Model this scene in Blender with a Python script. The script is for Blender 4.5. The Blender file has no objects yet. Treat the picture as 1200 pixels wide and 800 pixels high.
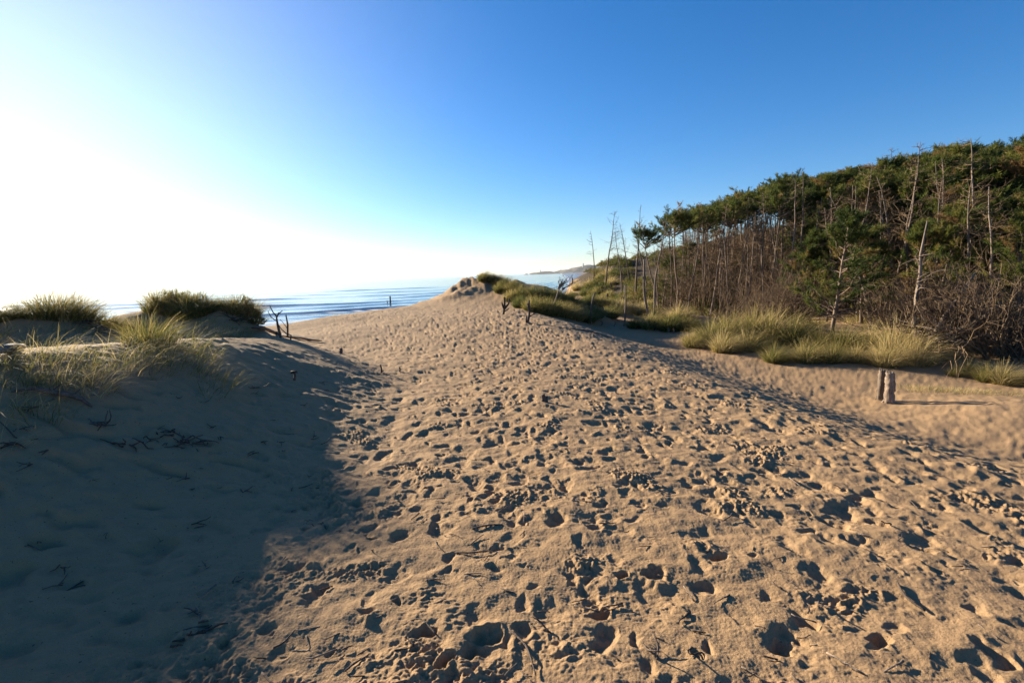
import bpy, math, random
import numpy as np
from mathutils import Vector, Matrix

random.seed(7)
RNG = np.random.default_rng(11)
sc = bpy.context.scene
COL = sc.collection
R = math.radians

# ------------------------------------------------------------------ camera
EYE = np.array([0.0, 0.0, 1.62])
FPX = 600.0                      # focal length in pixels of a 1200 px wide frame
PITCH, ROLL = R(7.5), R(2.15)
cam_d = bpy.data.cameras.new('camera')
cam = bpy.data.objects.new('camera', cam_d)
COL.objects.link(cam)
cam_d.sensor_width = 36.0
cam_d.lens = 36.0 * FPX / 1200.0
cam_d.clip_start = 0.05
cam_d.clip_end = 60000.0
MROT = Matrix.Rotation(R(90) - PITCH, 3, 'X') @ Matrix.Rotation(-ROLL, 3, 'Z')
cam.matrix_world = Matrix.Translation(Vector(EYE)) @ MROT.to_4x4()
sc.camera = cam
MR = np.array(MROT)

def ray(px, py):
    d = MR @ np.array([(px - 600) / FPX, (400 - py) / FPX, -1.0])
    return d / np.linalg.norm(d)

# ------------------------------------------------------------------ sun and sky
SUN_AZ, SUN_EL = R(-48.0), R(15.5)       # azimuth from +Y, towards +X positive
SDIR = Vector((math.sin(SUN_AZ) * math.cos(SUN_EL), math.cos(SUN_AZ) * math.cos(SUN_EL), math.sin(SUN_EL)))

# ------------------------------------------------------------------ noise
def _hash(ix, iy, seed):
    h = (ix.astype(np.int64) * 374761393 + iy.astype(np.int64) * 668265263 + seed * 974711) & 0xFFFFFFFF
    h = ((h ^ (h >> 13)) * 1274126177) & 0xFFFFFFFF
    h = h ^ (h >> 16)
    return (h & 0xFFFF).astype(np.float32) / 65535.0

def vnoise(x, y, seed=0):
    """smooth gradient noise, about -1..1"""
    x0 = np.floor(x); y0 = np.floor(y)
    fx = (x - x0).astype(np.float32); fy = (y - y0).astype(np.float32)
    ux = fx * fx * fx * (fx * (fx * 6 - 15) + 10); uy = fy * fy * fy * (fy * (fy * 6 - 15) + 10)
    def g(ix, iy, dx, dy):
        a = _hash(ix, iy, seed) * 6.2831853
        return np.cos(a) * dx + np.sin(a) * dy
    n00 = g(x0, y0, fx, fy); n10 = g(x0 + 1, y0, fx - 1, fy)
    n01 = g(x0, y0 + 1, fx, fy - 1); n11 = g(x0 + 1, y0 + 1, fx - 1, fy - 1)
    a = n00 + ux * (n10 - n00); b = n01 + ux * (n11 - n01)
    return (a + uy * (b - a)) * 1.5

def S(a, b, x):
    t = np.clip((x - a) / (b - a), 0, 1)
    return t * t * (3 - 2 * t)

def bump2(x, y, cx, cy, sx, sy, ang=0.0):
    c, s = math.cos(ang), math.sin(ang)
    dx, dy = x - cx, y - cy
    u = (dx * c + dy * s) / sx; v = (-dx * s + dy * c) / sy
    return np.exp(-(u * u + v * v))

# ------------------------------------------------------------------ landform
SEA_Z = -6.2
CREST = np.array([(-30, -8, 2.4), (-14, 0.6, 1.7), (-8, 2.6, 1.27), (-5.6, 3.8, 1.13), (-4.5, 4.7, 1.06), (-4.3, 6.0, 0.95), (-4.2, 7.5, 0.84),
                  (-4.4, 9.0, 0.70), (-5.0, 10.8, 0.54), (-6.5, 12.4, .55), (-10, 13.0, .6)], float)

def left_dune(x, y):
    best = np.full(x.shape, 1e9); z = np.zeros(x.shape); sd = np.zeros(x.shape)
    for i in range(len(CREST) - 1):
        a, b = CREST[i], CREST[i + 1]
        d = b[:2] - a[:2]; L2 = d @ d
        t = np.clip(((x - a[0]) * d[0] + (y - a[1]) * d[1]) / L2, 0, 1)
        qx, qy = a[0] + t * d[0], a[1] + t * d[1]
        dist = np.hypot(x - qx, y - qy)
        m = dist < best
        best = np.where(m, dist, best)
        z = np.where(m, a[2] + t * (b[2] - a[2]), z)
        side = np.sign(-(d[0] * (y - a[1]) - d[1] * (x - a[0])))   # + on the path side
        sd = np.where(m, side, sd)
    face = z * (1 - S(-0.25, 1, best / (2.9 * z + 0.2))) / (1 - float(S(-0.25, 1, np.float64(0))))
    back = z * (1 - 0.16 * S(0.0, 5.0, best))
    return np.where(sd > 0, face, back)

RIDGE_Y = [-20, 0, 3, 5, 7, 11.5, 19, 26, 40]
RIDGE_X = [8, 6, 4.8, 3.7, 2.95, 2.0, 0.5, 1.2, 2.0]
FOOT_Y = [-40, 0, 5, 11, 16, 22, 28, 36, 60, 90, 200]
FOOT_X = [22, 17, 16, 14.6, 13.6, 11.6, 8.5, 6.2, 5.5, 12, 60]
FRONT_X = [-400, -60, -20, -13, -9, -6.8, -5.2, -3, 0, 3, 6, 8, 14, 40, 90, 400]
FRONT_Y = [-60, 5, 14.0, 14.5, 15.5, 18.6, 23.5, 29, 31, 33, 46, 66, 100, 170, 300, 900]

def H(x, y):
    x = np.asarray(x, float); y = np.asarray(y, float)
    z = 0.30 * S(8, 22, y) + 0 * x
    # slope down to the hollow on the right
    xr = np.interp(y, RIDGE_Y, RIDGE_X)
    d = x - xr
    drop = 1.05 * S(-0.5, 4.2 + 0.0 * y, d) + 0.18 * S(-4, 0.5, d) * S(14, 4, y)
    z = z - drop - 0.22 * S(17, 30, y) * S(0, 2, d)
    # left dune
    z = z + left_dune(x, y) * S(13, 10.5, y + 0.0 * x) 
    # behind the left dune the sand stays high and humpy up to the dune front
    z = z + 0.50 * bump2(x, y, -11.0, 9.0, 3.0, 1.6) + 0.42 * bump2(x, y, -8.6, 9.6, 1.1, 1.0)
    hump = bump2(x, y, -7.3, 11.6, 0.95, 0.8) + bump2(x, y, -8.3, 11.7, 0.75, 0.75) + 0.9 * bump2(x, y, -6.25, 11.4, 0.6, 0.7)
    z = z + 0.78 * (1 - np.exp(-1.3 * hump)) + .16 * bump2(x, y, -7.75, 11.6, .35, .4) + .14 * bump2(x, y, -6.3, 11.4, .35, .4)
    # mound on the crest of the path
    md = 0.78 * bump2(x, y, -2.1, 26.5, 1.5, 2.0) + 0.74 * bump2(x, y, 0.0, 26.8, 1.9, 1.6)
    z = z + md * (1 + 0.30 * vnoise(x / 0.9, y / 0.9, 14) + 0.20 * vnoise(x / 0.35, y / 0.35, 15))
    # grassy hummocks behind the hollow
    z = z + 0.85 * bump2(x, y, 1.9, 24.0, 2.6, 1.6, -0.35) + 0.75 * bump2(x, y, 5.2, 27.5, 2.4, 1.5, -0.1)
    z = z + 0.5 * bump2(x, y, 4.0, 34, 3.0, 2.5) + 0.5 * bump2(x, y, 7.3, 20.6, 1.6, .9, 0.1)
    # grass bank at the foot of the wood
    z = z + 0.50 * bump2(x, y, 8.6, 17.2, 1.9, 1.0, -0.25) + 0.55 * bump2(x, y, 11.6, 14.4, 1.8, 1.1, -0.5) + .35 * bump2(x, y, 13.5, 11.5, 1.6, 1.5)
    # wooded hill
    xf = np.interp(y, FOOT_Y, FOOT_X)
    dh = np.maximum(x - xf, 0)
    sl = 0.19 + 0.0052 * np.clip(y - 18, 0, 44)
    hill = sl * dh * dh / (dh + 3.0)
    hill = 10.5 * (1 - np.exp(-hill / 10.5 * 1.12))
    hill = hill + 1.7 * bump2(x, y, 10.5, 62, 6, 12)
    z = z + hill
    z = z + 0.30 * bump2(x, y, 8.6, 8.2, 1.7, 1.4)
    # long undulation
    z = z + 0.05 * vnoise(x / 2.6, y / 2.6, 3) + 0.10 * vnoise(x / 7.0, y / 7.0, 4) * S(6, 14, np.hypot(x, y))
    z = z + 0.45 * vnoise(x / 9.0, y / 9.0, 5) * S(2, 12, dh)
    # dune front down to the beach and the sea bed
    yf = np.interp(x, FRONT_X, FRONT_Y)
    s = (y - yf) / np.sqrt(1 + np.interp(x, [-60, -10, 0, 6, 14], [0.0, .3, .4, 2.0, 3.0]) ** 2) + 0.5 * vnoise(x / 2.2, y / 2.2, 9)
    shore = np.interp(x, [-400, -50, 0, 30, 80, 400], [88, 92, 120, 260, 700, 4000])
    beach = -4.4 - 1.8 * np.clip((y - yf - 8) / np.maximum(shore - yf - 8, 5), 0, 4)
    k = S(0.0, 9.0, s)
    k = np.clip(k * 1.0, 0, 1)
    z = z * (1 - k) + beach * k
    return np.maximum(z, -14.0)

def h1(x, y):
    return float(H(np.array([x]), np.array([y]))[0])

_T1 = np.concatenate([np.arange(0.8, 20, 0.15), np.arange(20, 60, 0.4), np.arange(60, 400, 3.0)])
def hit(px, py):
    """first point of the landform along the ray of a photograph pixel"""
    d = ray(px, py)
    P = EYE + _T1[:, None] * d
    idx = np.nonzero(P[:, 2] - H(P[:, 0], P[:, 1]) < 0)[0]
    i = idx[0] if len(idx) else len(_T1) - 1
    t = np.linspace(_T1[max(i - 1, 0)], _T1[i], 24)
    P = EYE + t[:, None] * d
    Z = H(P[:, 0], P[:, 1])
    idx = np.nonzero(P[:, 2] - Z < 0)[0]
    i = idx[0] if len(idx) else len(t) - 1
    return P[i, 0], P[i, 1], float(Z[i])

def proj(p):
    q = MR.T @ (np.asarray(p, float) - EYE)
    return 600 + FPX * q[0] / -q[2], 400 - FPX * q[1] / -q[2], -q[2]

# ------------------------------------------------------------------ material helpers
def new_mat(name):
    m = bpy.data.materials.new(name); m.use_nodes = True
    nt = m.node_tree; nt.nodes.clear()
    out = nt.nodes.new('ShaderNodeOutputMaterial')
    return m, nt, out
def N(nt, t, **kw):
    n = nt.nodes.new(t)
    for k, v in kw.items():
        if k in n.inputs: n.inputs[k].default_value = v
        else: setattr(n, k, v)
    return n
def ramp(nt, fac, stops):
    r = nt.nodes.new('ShaderNodeValToRGB')
    e = r.color_ramp.elements
    while len(e) < len(stops): e.new(0.5)
    for i, (p, c) in enumerate(stops):
        e[i].position = p; e[i].color = (*c, 1)
    if fac is not None: nt.links.new(fac, r.inputs[0])
    return r
def mixc(nt, fac, a, b, mode='MIX'):
    m = nt.nodes.new('ShaderNodeMix'); m.data_type = 'RGBA'; m.blend_type = mode
    for sock, v in ((m.inputs[0], fac), (m.inputs[6], a), (m.inputs[7], b)):
        if isinstance(v, (int, float)): sock.default_value = v
        elif isinstance(v, tuple): sock.default_value = (*v, 1)
        else: nt.links.new(v, sock)
    return m.outputs[2]
def noise(nt, scale, detail=3, rough=0.6, vec=None, dist=0.0):
    n = N(nt, 'ShaderNodeTexNoise'); n.inputs['Scale'].default_value = scale
    n.inputs['Detail'].default_value = detail; n.inputs['Roughness'].default_value = rough
    n.inputs['Distortion'].default_value = dist
    if vec is not None: nt.links.new(vec, n.inputs['Vector'])
    return n
def coords(nt):
    return N(nt, 'ShaderNodeTexCoord').outputs['Object']

def mat_sand():
    m, nt, out = new_mat('sand')
    co = coords(nt)
    big = noise(nt, 0.7, 4, 0.6, co); mid = noise(nt, 9, 4, 0.7, co); gr = noise(nt, 260, 3, 0.8, co)
    base = ramp(nt, big.outputs[0], [(0.3, (0.292, 0.180, 0.091)), (0.7, (0.360, 0.224, 0.116))])
    c = mixc(nt, 0.35, base.outputs[0], ramp(nt, mid.outputs[0], [(0.3, (0.228, 0.137, 0.069)), (0.7, (0.39, 0.245, 0.127))]).outputs[0])
    c = mixc(nt, 0.5, c, ramp(nt, gr.outputs[0], [(0.25, (0.13, 0.078, 0.042)), (0.75, (0.50, 0.34, 0.19))]).outputs[0])
    # specks of dark debris
    v = noise(nt, 55, 2, 0.5, co)
    spk = ramp(nt, v.outputs[0], [(0.69, (0, 0, 0)), (0.74, (1, 1, 1))])
    c = mixc(nt, spk.outputs[0], c, (0.10, 0.065, 0.04))
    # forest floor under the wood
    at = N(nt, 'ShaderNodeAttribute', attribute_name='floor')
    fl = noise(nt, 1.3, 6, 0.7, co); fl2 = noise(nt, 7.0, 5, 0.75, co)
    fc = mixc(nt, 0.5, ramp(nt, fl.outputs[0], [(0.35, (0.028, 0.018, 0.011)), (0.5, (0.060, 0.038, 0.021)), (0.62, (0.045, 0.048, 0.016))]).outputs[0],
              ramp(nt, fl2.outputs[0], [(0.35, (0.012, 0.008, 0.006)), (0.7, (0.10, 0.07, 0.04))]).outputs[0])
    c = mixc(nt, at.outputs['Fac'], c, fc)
    # wet beach
    wt = N(nt, 'ShaderNodeAttribute', attribute_name='wet')
    c = mixc(nt, wt.outputs['Fac'], c, (0.15, 0.11, 0.08))
    b = N(nt, 'ShaderNodeBsdfPrincipled'); nt.links.new(c, b.inputs['Base Color'])
    rr = N(nt, 'ShaderNodeMapRange'); nt.links.new(wt.outputs['Fac'], rr.inputs[0]); rr.inputs[3].default_value = 0.95; rr.inputs[4].default_value = 0.25
    nt.links.new(rr.outputs[0], b.inputs['Roughness'])
    b.inputs['Specular IOR Level'].default_value = 0.15
    bg = noise(nt, 150, 4, 0.8, co)
    b1 = N(nt, 'ShaderNodeBump'); b1.inputs['Distance'].default_value = 0.006; b1.inputs['Strength'].default_value = 0.8
    nt.links.new(bg.outputs[0], b1.inputs['Height'])
    b2 = N(nt, 'ShaderNodeBump'); b2.inputs['Distance'].default_value = 0.012; b2.inputs['Strength'].default_value = 0.6
    m2 = noise(nt, 38, 4, 0.65, co); nt.links.new(m2.outputs[0], b2.inputs['Height'])
    nt.links.new(b1.outputs[0], b2.inputs['Normal'])
    nt.links.new(b2.outputs[0], b.inputs['Normal'])
    nt.links.new(b.outputs[0], out.inputs[0])
    return m

def mat_sea():
    m, nt, out = new_mat('sea_water')
    co = coords(nt)
    mp = N(nt, 'ShaderNodeMapping'); nt.links.new(co, mp.inputs[0]); mp.inputs['Scale'].default_value = (0.35, 1.0, 1.0)
    foam = N(nt, 'ShaderNodeAttribute', attribute_name='foam')
    c = mixc(nt, foam.outputs['Fac'], (0.06, 0.115, 0.145), (0.75, 0.76, 0.76))
    b = N(nt, 'ShaderNodeBsdfPrincipled'); nt.links.new(c, b.inputs['Base Color'])
    rr = N(nt, 'ShaderNodeMapRange'); nt.links.new(foam.outputs['Fac'], rr.inputs[0]); rr.inputs[3].default_value = 0.12; rr.inputs[4].default_value = 0.9
    nt.links.new(rr.outputs[0], b.inputs['Roughness'])
    b.inputs['IOR'].default_value = 1.333
    n1 = noise(nt, 0.55, 5, 0.62, mp.outputs[0]); n2 = noise(nt, 0.06, 4, 0.6, mp.outputs[0])
    a = N(nt, 'ShaderNodeBump'); a.inputs['Distance'].default_value = 0.14; a.inputs['Strength'].default_value = 0.3
    nt.links.new(n1.outputs[0], a.inputs['Height'])
    a2 = N(nt, 'ShaderNodeBump'); a2.inputs['Distance'].default_value = 0.3; a2.inputs['Strength'].default_value = 0.3
    nt.links.new(n2.outputs[0], a2.inputs['Height']); nt.links.new(a.outputs[0], a2.inputs['Normal'])
    nt.links.new(a2.outputs[0], b.inputs['Normal'])
    nt.links.new(b.outputs[0], out.inputs[0])
    return m

# ------------------------------------------------------------------ polar sheets
def polar_mesh(name, rr, th, Z, mat, closed, attrs=None, centre=None):
    nr, nt_ = len(rr), len(th)
    X = rr[:, None] * np.sin(th)[None, :]; Y = rr[:, None] * np.cos(th)[None, :]
    co = np.stack([X, Y, Z], -1).reshape(-1, 3)
    i = np.arange(nr - 1)[:, None] * nt_
    jn = nt_ if closed else nt_ - 1
    j = np.arange(jn)[None, :]; j2 = (j + 1) % nt_
    q = np.stack([i + j, i + j2, i + nt_ + j2, i + nt_ + j], -1).reshape(-1, 4)
    q = q[:, ::-1]
    me = bpy.data.meshes.new(name)
    nv = len(co); extra = 0
    fan = None
    if centre is not None:
        co = np.vstack([co, [[0, 0, centre]]])
        jj = np.arange(jn)
        fan = np.stack([np.full(jn, nv), (jj + 1) % nt_, jj], -1)
    me.vertices.add(len(co)); me.vertices.foreach_set('co', co.astype(np.float32).ravel())
    loops = q.ravel(); starts = np.arange(len(q)) * 4
    if fan is not None:
        starts = np.concatenate([starts, len(loops) + np.arange(len(fan)) * 3]); loops = np.concatenate([loops, fan.ravel()])
    me.loops.add(len(loops)); me.loops.foreach_set('vertex_index', loops.astype(np.int32))
    me.polygons.add(len(starts)); me.polygons.foreach_set('loop_start', starts.astype(np.int32))
    me.update(calc_edges=True)
    me.polygons.foreach_set('use_smooth', np.ones(len(me.polygons), bool))
    for k, v in (attrs or {}).items():
        a = me.attributes.new(k, 'FLOAT', 'POINT')
        v = v.ravel().astype(np.float32)
        if centre is not None: v = np.append(v, 0).astype(np.float32)
        a.data.foreach_set('value', v)
    me.materials.append(mat)
    o = bpy.data.objects.new(name, me); COL.objects.link(o)
    o['kind'] = 'structure'
    return o

def build_ground():
    r = [0.35]
    while r[-1] < 330:
        x = r[-1]
        r.append(x + max(0.0035, min(x * x / 1250.0, 0.0125 * x)) if x > 1.2 else x + 0.03)
    while r[-1] < 8000: r.append(r[-1] * 1.25)
    rr = np.array(r)
    dense = np.arange(-R(60), R(60), 0.00138)
    coarse = np.linspace(R(60), R(300), 170)[:-1]
    th = np.concatenate([dense, coarse])
    nd = len(dense)
    X = rr[:, None] * np.sin(th)[None, :]; Y = rr[:, None] * np.cos(th)[None, :]
    Z = H(X, Y)
    far = rr > 40
    n1 = int(np.sum(~far))
    x, y = X[:n1, :nd], Y[:n1, :nd]; rad = np.hypot(x, y)
    # where people walk
    xr = np.interp(y, RIDGE_Y, RIDGE_X)
    cl = np.interp(y, [0, 2, 4.5, 6, 7.5, 10, 13, 18, 24], [-1.6, -1.5, -1.9, -2.3, -3.0, -3.6, -5.0, -6.5, -7])
    walk = S(-0.7, 0.5, x - cl) * S(1.9, -0.2, x - xr)
    hum = np.zeros(x.shape)
    # soft wind-blown relief everywhere
    rel = 0.016 * vnoise(x / 0.55, y / 0.42, 21) + 0.011 * vnoise(x / 0.21, y / 0.17, 22) + 0.005 * vnoise(x / 0.07, y / 0.07, 23)
    rel = rel * (0.85 + 0.3 * walk)
    # churned, clotted patches
    m = S(0.30, 0.70, vnoise(x / 0.62, y / 0.55, 31) + 0.45 * vnoise(x / 0.23, y / 0.2, 32))
    b1 = 1 - np.abs(vnoise(x / 0.085, y / 0.075, 33)); b2 = 1 - np.abs(vnoise(x / 0.045, y / 0.042, 34))
    clot = (0.026 * (b1 - 0.6) + 0.016 * (b2 - 0.6) + 0.008 * vnoise(x / 0.02, y / 0.02, 35))
    rel = rel + m * clot * (0.22 + 1.0 * walk) * S(30, 12, rad)
    rel = rel + (0.0045 * S(-.1, .5, vnoise(x / 0.4, y / 0.35, 38) + .5 * vnoise(x / .14, y / .12, 39)) * vnoise(x / 0.035, y / 0.03, 36) + 0.0018 * vnoise(x / 0.014, y / 0.014, 37)) * (0.3 + 0.7 * walk) * S(9, 4, rad)
    for (qx, qy, rr_) in ((300, 690, .34), (430, 600, .30), (330, 560, .22), (500, 700, .10), (660, 765, .14), (250, 760, .14), (700, 705, .12), (820, 640, .12), (960, 700, .14)):
        hx, hy, _ = hit(qx, qy)
        g_ = bump2(x, y, hx, hy, rr_, rr_ * .8)
        rel = rel + g_ * (clot * 0.75 + 0.016 * vnoise(x / 0.12, y / 0.10, int(qx)) - 0.006)
    # footprints
    wx = 0.045 * vnoise(x / 0.15, y / 0.15, 41) + 0.018 * vnoise(x / 0.045, y / 0.045, 43); wy = 0.045 * vnoise(x / 0.15, y / 0.15, 42) + 0.018 * vnoise(x / 0.045, y / 0.045, 44)
    xw = x + wx; yw = y + wy
    P = []
    def add(px_, py_, a, l, w, d, rim):
        P.append((px_, py_, a, l, w, d, rim))
    for t in range(66):
        x0 = RNG.uniform(-1.5, 5.2); x1 = RNG.uniform(-6.0, 1.2)
        if RNG.random() < 0.25: x0, x1 = RNG.uniform(-1, 5), RNG.uniform(-3, 0)
        y0, y1 = 0.9 + RNG.uniform(0, .6), RNG.uniform(17, 26)
        n = int((y1 - y0) / RNG.uniform(0.5, 0.72)); ph = RNG.uniform(0, 6.3); am = RNG.uniform(0.1, 0.5)
        dirn = 1 if RNG.random() < .5 else -1
        dep = RNG.uniform(0.6, 1.25)
        for k in range(n):
            f = k / n
            if RNG.random() < 0.25: continue
            px_ = x0 + (x1 - x0) * f ** 1.15 + am * math.sin(ph + 7 * f) + (0.10 if k % 2 else -0.10)
            py_ = y0 + (y1 - y0) * f
            ang = math.atan2(x1 - x0, y1 - y0) + RNG.normal(0, 0.25)
            sz = float(np.exp(RNG.normal(-0.12, 0.25)))
            add(px_, py_, ang, 0.080 * sz, 0.046 * sz, 0.030 * dep * RNG.uniform(.3, 1.2), 0.003)
            if RNG.random() < .6:      # deeper heel or toe
                s_ = dirn * 0.075 * sz
                add(px_ + math.sin(ang) * s_, py_ + math.cos(ang) * s_, ang, 0.045 * sz, 0.042 * sz, 0.026 * dep, 0.003)
    for t in range(5200):              # paws and scuffs
        px_ = RNG.uniform(-6, 6); py_ = 1.0 + 21 * RNG.random() ** 1.25
        s_ = float(np.exp(RNG.normal(-0.15, 0.35)))
        add(px_, py_, RNG.uniform(0, 3.14), 0.050 * s_, 0.038 * s_, RNG.uniform(.008, .026), 0.002)
    for t in range(420):               # kicked-up clods and lumps
        px_ = RNG.uniform(-5, 5); py_ = 1.0 + 17 * RNG.random() ** 1.2
        s_ = RNG.uniform(0.6, 1.5)
        add(px_, py_, RNG.uniform(0, 3.14), 0.06 * s_, 0.035 * s_, -RNG.uniform(.010, .024), 0)
    for (qx, qy, l, w, d) in ((555, 768, .050, .042, .05), (514, 774, .042, .034, .045), (572, 745, .04, .036, .045), (768, 672, .045, .036, .045), (725, 671, .034, .03, .04),
                              (498, 742, .045, .035, .04), (700, 720, .05, .03, .04), (1030, 752, .055, .034, .045), (920, 760, .04, .036, .045), (842, 655, .06, .04, .05)):
        hx, hy, _ = hit(qx, qy); add(hx, hy, 1.3, l, w, d, 0.007)
    fp = np.zeros(x.shape, np.float32)
    thd = dense; rrn = rr[:n1]
    for (px_, py_, a, l, w, d, rim) in P:
        pr = math.hypot(px_, py_); pt = math.atan2(px_, py_)
        reach = 2.1 * max(l, w) + 0.06
        if pr < 0.8 or abs(pt) > R(60): continue
        if pr < 3.4 and d > 0 and d < 0.0399 and RNG.random() < 0.55: continue
        i0, i1 = np.searchsorted(rrn, [pr - reach, pr + reach]); j0, j1 = np.searchsorted(thd, [pt - reach / pr, pt + reach / pr])
        if i1 - i0 < 1 or j1 - j0 < 1: continue
        dx = xw[i0:i1, j0:j1] - px_; dy = yw[i0:i1, j0:j1] - py_
        c, s = math.cos(a), math.sin(a)
        u = (dx * s + dy * c) / l; v = (dx * c - dy * s) / w
        q2 = u * u + v * v
        q = np.sqrt(q2)
        hgt = -d * np.exp(-(q ** 2.7) * 0.8) + rim * np.exp(-((q - 1.35) / 0.33) ** 2)
        if d > 0:
            cur = fp[i0:i1, j0:j1]
            # a new print flattens what was there
            k = np.exp(-q2 * q2 * 0.5)
            fp[i0:i1, j0:j1] = cur * (1 - 0.6 * k) + hgt
        else:
            fp[i0:i1, j0:j1] += hgt
    wl = S(26, 18, rad)
    rel = rel + fp * np.clip(walk * 0.95 + 0.42 + 0.1 * S(0, 2, x - xr), 0, 1) * wl
    rel = rel + S(0, 2, x - xr) * (0.014 * vnoise(x / .28, y / .22, 55) + .010 * vnoise(x / .1, y / .09, 56))
    # dimples in the shaded foot of the left dune
    rel = rel + (1 - walk) * (-0.045 * S(0.15, 0.7, vnoise(x / 0.30, y / 0.16, 51)) + 0.018 * vnoise(x / 0.17, y / 0.09, 52) + 0.03 * S(0.0, 0.6, vnoise(x / 0.9, y / 0.4, 53)) * vnoise(x / 0.09, y / 0.08, 54) * .5) * S(12, 6, rad)
    # blown ripples in the hollow
    fade = S(0.3, 0.6, rad)
    edge = S(R(60), R(54), np.abs(dense))[None, :]
    Z[:n1, :nd] += rel * fade * edge * S(40, 30, rad) * S(20, 6, np.abs(x))
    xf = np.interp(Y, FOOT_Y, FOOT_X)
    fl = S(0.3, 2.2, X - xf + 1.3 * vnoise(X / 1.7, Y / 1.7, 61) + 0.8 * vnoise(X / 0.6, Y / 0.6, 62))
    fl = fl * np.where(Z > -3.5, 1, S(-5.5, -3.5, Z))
    wet = S(SEA_Z + 1.1, SEA_Z + 0.4, Z)
    zc = h1(0, 0)
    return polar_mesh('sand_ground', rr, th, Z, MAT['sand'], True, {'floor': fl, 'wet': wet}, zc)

def build_sea():
    rr = np.concatenate([np.linspace(62, 420, 520), np.geomspace(421, 14000, 140)])
    th = np.linspace(R(-125), R(75), 620)
    X = rr[:, None] * np.sin(th)[None, :]; Y = rr[:, None] * np.cos(th)[None, :]
    shore = np.interp(X, [-400, -50, 0, 30, 80, 400], [88, 92, 120, 260, 700, 4000])
    s = Y - shore + 5 * vnoise(X / 40, Y / 60, 71)
    A = 0.42 * S(0, 25, s) * S(330, 120, s)
    Z = np.full(X.shape, SEA_Z)
    foam = np.zeros(X.shape)
    for (c, w, a, sd) in ((16, 2.6, .35, 1), (34, 3.2, .6, 2), (55, 3.6, .45, 3), (78, 4.0, .8, 4), (112, 5.0, .55, 5), (150, 6, .75, 6), (205, 7, .6, 7), (290, 9, .6, 8), (380, 10, .5, 9)):
        cc = c + 4 * vnoise(X / 55, Y / 300 + sd * 7.7, 80 + sd)
        mod = np.clip(0.55 + 0.9 * vnoise(X / 45 + sd * 3.1, Y / 300, 90 + sd), 0.05, 1.3)
        t = (s - cc) / w
        Z = Z + a * mod * np.exp(-np.where(t < 0, t * 1.9, t * 0.8) ** 2)
        if c < 90:
            foam = np.maximum(foam, np.exp(-((t + 0.9) / 0.6) ** 2) * S(0.75, 1.05, mod) * S(-.3, .4, vnoise(X / 4, Y / 1.5, 99)))
    Z = Z + 0.06 * vnoise(X / 7, Y / 3.2, 72) * S(900, 300, rr)[:, None]
    foam = np.maximum(foam, S(7, 1, s + 2.5 * vnoise(X / 9, Y / 4, 73)) * 0.9)
    foam = np.maximum(foam, 0.8 * np.exp(-((s - 10 + 2 * vnoise(X / 12, Y / 9, 75)) / 1.3) ** 2))
    return polar_mesh('sea', rr, th, Z, MAT['sea'], False, {'foam': foam})
MAT = {}
MAT['sand'] = mat_sand(); MAT['sea'] = mat_sea()
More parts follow.
